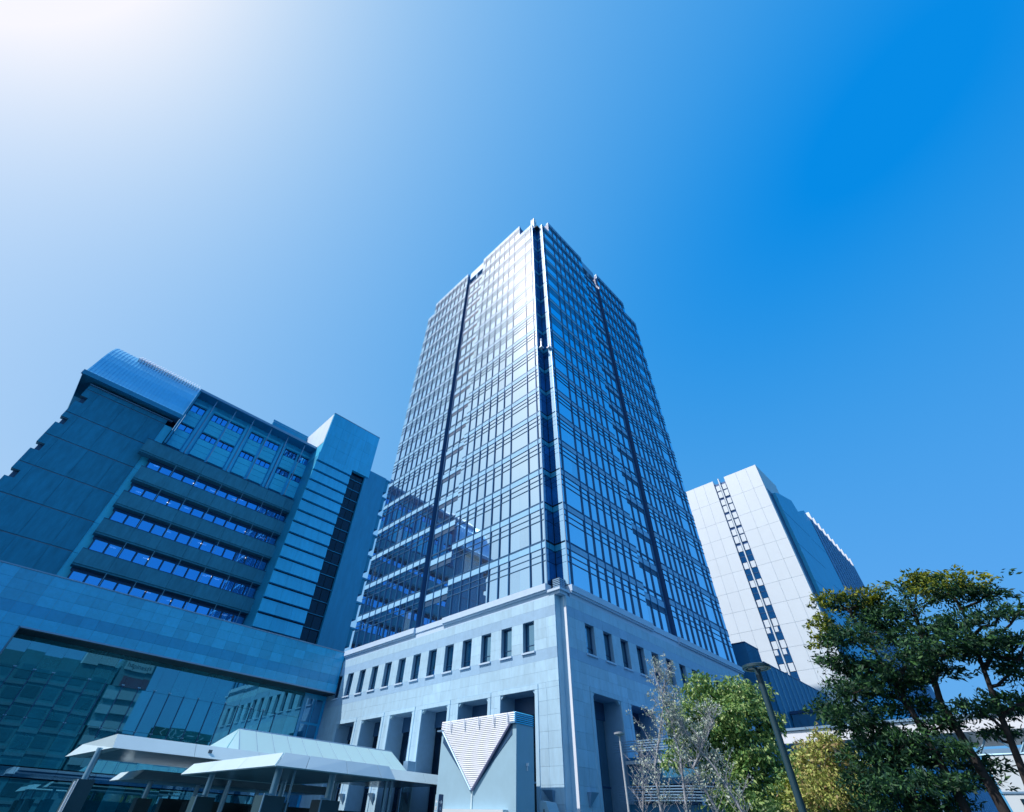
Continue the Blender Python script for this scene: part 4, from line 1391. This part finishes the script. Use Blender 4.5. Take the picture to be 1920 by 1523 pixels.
TG = 'trees on the plaza'
rg = random.Random(5)
BIG = [(22.18, 3.76, 8.86, 0.81, 0.43), (21.58, 4.26, 7.9, 0.57, 0.55), (22.83, 2.79, 8.71, 1.15, 0.49), (21.18, 3.67, 7.14, 1.06, 0.47), (22.65, 2.62, 7.84, 1.2, 0.42), (21.94, 1.67, 7.92, 0.76, 0.3), (22.0, 0.23, 8.33, 1.39, 0.36), (22.98, 0.99, 9.06, 1.11, 0.22), (22.49, -0.53, 8.02, 0.81, 0.25), (22.52, 1.84, 7.21, 1.42, 0.36), (21.2, 0.38, 7.02, 1.02, 0.23), (21.99, -0.58, 7.27, 0.68, 0.23), (20.99, -0.77, 6.96, 0.4, 0.14), (21.35, 1.41, 6.45, 1.56, 0.32), (22.0, 0.31, 6.41, 1.19, 0.34), (22.8, -0.01, 5.99, 0.84, 0.47), (21.75, 4.44, 6.6, 0.78, 0.44), (22.37, 3.85, 6.37, 1.07, 0.39), (21.15, 2.55, 6.12, 1.06, 0.36), (21.06, 4.32, 5.62, 1.01, 0.34), (22.05, 3.33, 5.75, 1.29, 0.4), (22.91, 2.08, 6.15, 1.1, 0.34), (21.78, 5.24, 5.2, 0.91, 0.4), (20.92, 4.51, 4.79, 1.02, 0.43), (22.38, 3.15, 5.17, 1.08, 0.32), (22.05, 2.53, 4.57, 0.76, 0.19), (21.95, 1.48, 4.88, 0.98, 0.29), (22.79, 0.66, 5.06, 0.83, 0.45), (22.18, 4.32, 4.57, 1.0, 0.35), (21.31, 3.54, 4.2, 1.01, 0.29), (22.46, 1.41, 4.33, 0.65, 0.18), (21.59, 4.24, 3.8, 1.19, 0.45), (22.36, 3.26, 3.83, 1.18, 0.34), (21.38, 2.26, 3.88, 0.63, 0.22), (21.96, 4.9, 3.25, 1.03, 0.45), (21.16, 3.79, 3.11, 1.36, 0.39), (22.12, 2.86, 3.22, 1.12, 0.29), (22.7, 2.13, 3.56, 0.73, 0.2), (21.73, 4.55, 2.66, 1.15, 0.37), (22.32, 3.57, 2.69, 0.97, 0.29), (22.3, -0.46, 6.57, 0.5, 0.25),
       (22.5, -1.6, 5.2, 1.0, 0.4), (22.0, -1.9, 6.4, 0.9, 0.3)]
TOPS = [BIG[0], BIG[1], BIG[2], BIG[6], BIG[7]]
tips = [(x - 0.12, y + 0.05, z - 0.06, d * 0.95, e_ * 0.7) for (x, y, z, d, e_) in TOPS] + [(21.5, 4.6, 7.2, 0.5, 0.35), (21.05, 4.2, 7.35, 0.45, 0.25)]
t1 = thing('evergreen_tree', 'large dark layered evergreen tree with yellow-tipped top, at the right edge', 'tree', (21.9, 2.3, 0), TG)
tm = MB()
stems = [stem(tm, [(21.85, 2.05, 0), (21.9, 2.08, 3.0), (21.95, 2.15, 5.2), (22.3, 1.6, 7.6)], 0.17, 0.05),
         stem(tm, [(21.6, 2.85, 0), (21.75, 2.9, 2.8), (21.8, 3.0, 5.0), (22.2, 3.4, 8.2)], 0.15, 0.04),
         stem(tm, [(22.2, 1.2, 0), (22.2, 1.3, 3.0), (22.2, 0.9, 5.0), (22.2, 0.3, 7.6)], 0.13, 0.04),
         stem(tm, [(21.5, 3.9, 0), (21.5, 3.9, 2.2), (21.7, 4.2, 5.0)], 0.1, 0.04)]
tm.build('trunk', M['bark'], t1, fix=False, smooth=True)
limbs_to(BIG, stems, rg, 0.055, M['bark'], t1)
LOW = [(a, b, c, d * 1.04, e_ * 0.9) for (a, b, c, d, e_) in BIG if (a, b, c, d, e_) not in TOPS]
crown('crown', LOW, M['leaf_dark'], t1, dens=215, size=0.165, seed=3, asp=0.3, shell=0.35, clump=15, spread=0.1)
crown('crown_top', [(a, b, c - 0.2, d, e_ * 0.72) for (a, b, c, d, e_) in TOPS], M['leaf_dark'], t1, dens=150, size=0.16, seed=5, asp=0.34, shell=0.3, clump=13, spread=0.09)
crown('crown_tip', tips, M['leaf_tip'], t1, dens=260, size=0.14, seed=4, asp=0.4, shell=0.4, clump=12, spread=0.08)

CAM = [(28.21, 12.86, 7.94, 1.07, 0.67), (28.91, 12.76, 7.16, 1.53, 0.84), (28.93, 11.14, 7.73, 1.16, 0.79), (28.19, 11.37, 6.56, 1.66, 0.97), (29.61, 10.45, 7.28, 1.03, 0.81), (29.17, 10.5, 6.17, 1.1, 0.99), (28.61, 12.7, 5.92, 1.75, 0.92), (27.51, 13.63, 6.43, 1.2, 0.95), (27.73, 14.51, 5.59, 0.86, 0.79), (26.85, 14.47, 4.54, 0.98, 0.6), (28.37, 13.7, 5.15, 1.12, 0.67), (29.0, 11.79, 5.34, 1.26, 0.88), (28.7, 10.61, 4.93, 1.1, 0.91), (28.72, 12.95, 4.4, 1.25, 0.77), (28.75, 11.59, 4.05, 1.41, 0.89), (29.55, 10.63, 4.09, 1.14, 0.89), (28.31, 11.88, 3.05, 1.51, 0.69), (29.32, 10.95, 3.01, 1.11, 0.64), (28.66, 13.31, 3.17, 1.06, 0.6), (29.66, 9.67, 6.5, 0.38, 0.36), (29.43, 9.74, 5.81, 0.32, 0.3)]
t2 = thing('broadleaf_tree', 'bright green bushy broadleaf tree directly behind the ring-headed lamp', 'tree', (28.8, 11.7, 0.14), TG)
tm = MB()
stems = [stem(tm, [(28.8, 11.6, 0.14), (28.8, 11.7, 3.0), (28.9, 11.9, 5.5), (28.8, 12.2, 7.2)], 0.15, 0.05),
         stem(tm, [(28.9, 11.3, 0.14), (29.1, 11.0, 3.0), (29.2, 10.7, 6.5)], 0.12, 0.04)]
tm.build('trunk', M['bark'], t2, fix=False, smooth=True)
limbs_to(CAM, stems, rg, 0.05, M['bark'], t2)
crown('crown', [(a, b, c, d * 0.88, e_ * 0.92) for (a, b, c, d, e_) in CAM], M['leaf_green'], t2, dens=95, size=0.2, seed=8, drop=0.7, asp=0.45, shell=0.45, clump=14, spread=0.16)

YEL = [(25.11, 6.74, 4.82, 0.69, 0.34), (25.33, 7.43, 4.54, 0.61, 0.45), (24.89, 6.41, 4.52, 0.59, 0.4), (24.96, 7.28, 3.91, 0.93, 0.59), (25.67, 6.58, 4.02, 0.68, 0.59), (24.72, 7.04, 3.17, 1.25, 0.61), (25.54, 6.26, 3.45, 0.81, 0.59), (25.2, 7.88, 2.9, 0.95, 0.53), (25.14, 6.64, 2.75, 0.87, 0.42), (25.84, 5.89, 3.94, 0.41, 0.32)]
t3 = thing('autumn_tree', 'yellow-green rounded tree with reddish tips, left of the dark evergreen', 'tree', (25.1, 6.9, 0), TG)
tm = MB()
stems = [stem(tm, [(25.1, 6.9, 0), (25.15, 6.95, 2.2), (25.1, 6.8, 4.3)], 0.11, 0.03), stem(tm, [(25.2, 6.8, 0), (25.3, 7.2, 2.2), (25.3, 7.3, 4.0)], 0.08, 0.03)]
tm.build('trunk', M['bark_pale'], t3, fix=False, smooth=True)
limbs_to(YEL, stems, rg, 0.035, M['bark_pale'], t3, twigs=5)
crown('crown', YEL, M['leaf_yellow'], t3, dens=330, size=0.13, seed=12, drop=0.2, asp=0.5, shell=0.4, clump=11, spread=0.1)

DK = [(26.7, 8.44, 4.27, 0.55, 0.54), (27.13, 8.41, 3.68, 0.68, 0.49), (26.27, 8.79, 3.54, 0.67, 0.62), (26.4, 9.32, 2.87, 0.89, 0.57)]
t4 = thing('small_tree', 'small deep green tree between the lamp pole and the yellow tree', 'tree', (26.6, 8.7, 0.14), TG)
tm = MB()
stems = [stem(tm, [(26.6, 8.8, 0.14), (26.65, 8.7, 2.0), (26.7, 8.5, 3.8)], 0.07, 0.03)]
tm.build('trunk', M['bark'], t4, fix=False, smooth=True)
limbs_to(DK, stems, rg, 0.03, M['bark'], t4)
crown('crown', DK, M['leaf_green'], t4, dens=220, size=0.17, seed=22, drop=0.6, shell=0.4, clump=12, spread=0.12)
YS = [(25.6, 8.58, 3.57, 0.44, 0.37), (25.9, 8.63, 3.1, 0.52, 0.36), (25.62, 9.13, 3.16, 0.44, 0.4)]
t5 = thing('yellow_shrub', 'small bright yellow shrub behind the foot of the lamp pole', 'shrub', (25.7, 8.8, 0.14), TG)
tm = MB()
stems = [stem(tm, [(25.7, 8.8, 0.14), (25.7, 8.8, 1.5), (25.7, 8.75, 3.1)], 0.05, 0.02)]
tm.build('stem', M['bark'], t5, fix=False)
crown('foliage', YS, M['leaf_tip'], t5, dens=420, size=0.11, seed=23, shell=0.4, clump=10, spread=0.09)


# slender bare trees: forking stems with a haze of pale buds
def sapling(loc, pts, seed, label, buds, r0=0.07):
    rs = random.Random(seed)
    o = thing('bare_tree', label, 'tree', loc, 'bare young trees')
    mb = MB()
    main = stem(mb, [loc] + pts, r0, 0.018, 8)
    mb.build('trunk', M['bark_pale'], o, fix=False, smooth=True)
    tw = MB()
    ends = []
    for i, q in enumerate(main):
        if q.z < 1.9:
            continue
        for s in range(2):
            a = rs.uniform(0, 2 * math.pi)
            L = rs.uniform(0.7, 1.5) * (1.15 - 0.5 * i / len(main))
            e_ = q + Vector((math.cos(a) * L * 0.62, math.sin(a) * L * 0.62, L * rs.uniform(0.5, 1.0)))
            pp = limb(tw, q, e_, 0.013, 0.005, rs, wob=0.05, n=4)
            ends.append(pp[-1])
            for s2 in range(3):
                b_ = pp[rs.randint(1, 3)]
                a2 = rs.uniform(0, 2 * math.pi)
                L2 = rs.uniform(0.25, 0.6)
                e2 = b_ + Vector((math.cos(a2) * L2 * 0.7, math.sin(a2) * L2 * 0.7, L2 * rs.uniform(0.3, 0.9)))
                pq = limb(tw, b_, e2, 0.008, 0.003, rs, wob=0.05, n=2)
                ends.append(pq[-1])
    tw.build('twigs', M['bark_pale'], o, fix=False)
    bl = [(e_.x, e_.y, e_.z, 0.16, 0.16) for e_ in ends if rs.random() < buds]
    if bl:
        crown('buds', bl, M['leaf_pale'], o, dens=1, size=0.09, seed=seed, asp=0.6, shell=0.2, clump=2, spread=0.05)
    return o


sapling((22.48, 13.1, 0.14), [(22.48, 13.07, 2.46), (22.49, 13.04, 3.88), (22.88, 12.35, 6.01), (23.11, 11.92, 7.6)], 31, 'tallest bare young tree, a haze of pale buds in front of the tower base', 0.95)
sapling((22.95, 12.3, 0.14), [(22.97, 12.18, 2.49), (23.04, 12.05, 4.26), (23.0, 12.1, 5.6), (22.84, 12.42, 7.4)], 32, 'bare young tree with a pale straight stem, second from the left', 0.7)
sapling((23.9, 10.2, 0.14), [(23.88, 10.29, 2.54), (23.62, 10.88, 3.91), (23.27, 11.6, 5.0), (23.09, 11.96, 6.0)], 33, 'bare young tree leaning left, lowest of the leafless stems by the green tree', 0.8)
sapling((23.45, 11.1, 0.14), [(23.49, 11.14, 2.52), (23.25, 11.65, 3.9), (23.62, 10.86, 5.0), (23.81, 10.45, 5.6)], 34, 'crooked bare young tree between the leaning one and the straight one', 0.6)
sapling((24.6, 15.2, 0.14), [(24.6, 15.3, 2.2), (24.5, 15.0, 3.4), (24.3, 14.6, 4.4)], 35, 'short bare young tree beside the thin pale lamp', 0.1, 0.05)

# ------------------------------------------------------------------ the street opposite, seen mirrored in the hall glass
YO = -30.0
oa = thing('teal_office', 'teal tiled office building across the street, mirrored at the left of the hall glass', 'building', (0, -40, 0))
MB().box(-24, 19.5, YO - 14, YO, 0, 26.2).build('wall', M['opp_teal'], oa)
for j in range(6):
    for i in range(9):
        boxpart('window', (-10.5 + 3.3 * i, -8.0 + 3.3 * i, YO - 0.02, YO + 0.05, 3.2 + 3.7 * j, 5.2 + 3.7 * j), M['opp_pane'], oa)
    boxpart('floor_band', (-24, 19.5, YO + 0.002, YO + 0.16, 2.1 + 3.7 * j, 2.6 + 3.7 * j), M['opp_grey'], oa)
MB().box(12.7, 18.8, YO - 3, YO + 0.3, 26.25, 28.6).build('roof_board', M['opp_white'], oa)
ob = thing('shop_building', 'narrow shop building with stacked signboards, mirrored beside the teal office', 'building', (24, -36, 0))
MB().box(20.0, 27.4, YO - 12, YO - 0.2, 0, 28.8).build('wall', M['opp_grey'], ob)
h = MB().box(20.6, 26.9, YO - 0.18, YO + 0.1, 26.3, 28.4).build('sign_board', M['opp_white'], ob)
lettering('happiness', 1.45, M['sign_ink'], h, (23.7, YO + 0.12, 27.3), (1, 0, 0), (0, 0, 1))
r_ = MB().box(21.3, 27.2, YO - 0.18, YO + 0.1, 23.0, 25.0).build('sign_board', M['opp_red'], ob)
for j, (a, b) in enumerate(((20.3, 22.0), (17.6, 19.2), (14.6, 16.2), (11.5, 13.2), (8.2, 9.9), (5.0, 6.6))):
    boxpart('balcony', (20.2, 27.3, YO - 0.18, YO + 0.5, a, b), M['opp_white'], ob)
oc = thing('low_shop', 'low dark green shop with lettering on its fascia, mirrored under the bright sky patch', 'shop', (40, -36, 0))
MB().box(27.6, 56, YO - 12, YO - 0.2, 0, 14.4).build('wall', M['opp_grey'], oc)
s_ = MB().box(32.5, 46.5, YO - 0.18, YO + 0.1, 13.2, 16.6).build('sign_board', M['opp_green'], oc)
lettering('くひスーシ', 2.1, M['opp_white'], s_, (39.6, YO + 0.12, 15.5), (-1, 0, 0), (0, 0, 1), sx=-1.0)
lettering('ROBINSON', 1.1, M['opp_white'], s_, (38.8, YO + 0.12, 13.9), (1, 0, 0), (0, 0, 1))
od = thing('corner_block', 'grey flat-roofed block far left across the street, mirrored at the hall edge', 'building', (-40, -40, 0))
MB().box(-60, -25, YO - 14, YO, 0, 22).build('wall', M['opp_grey'], od)
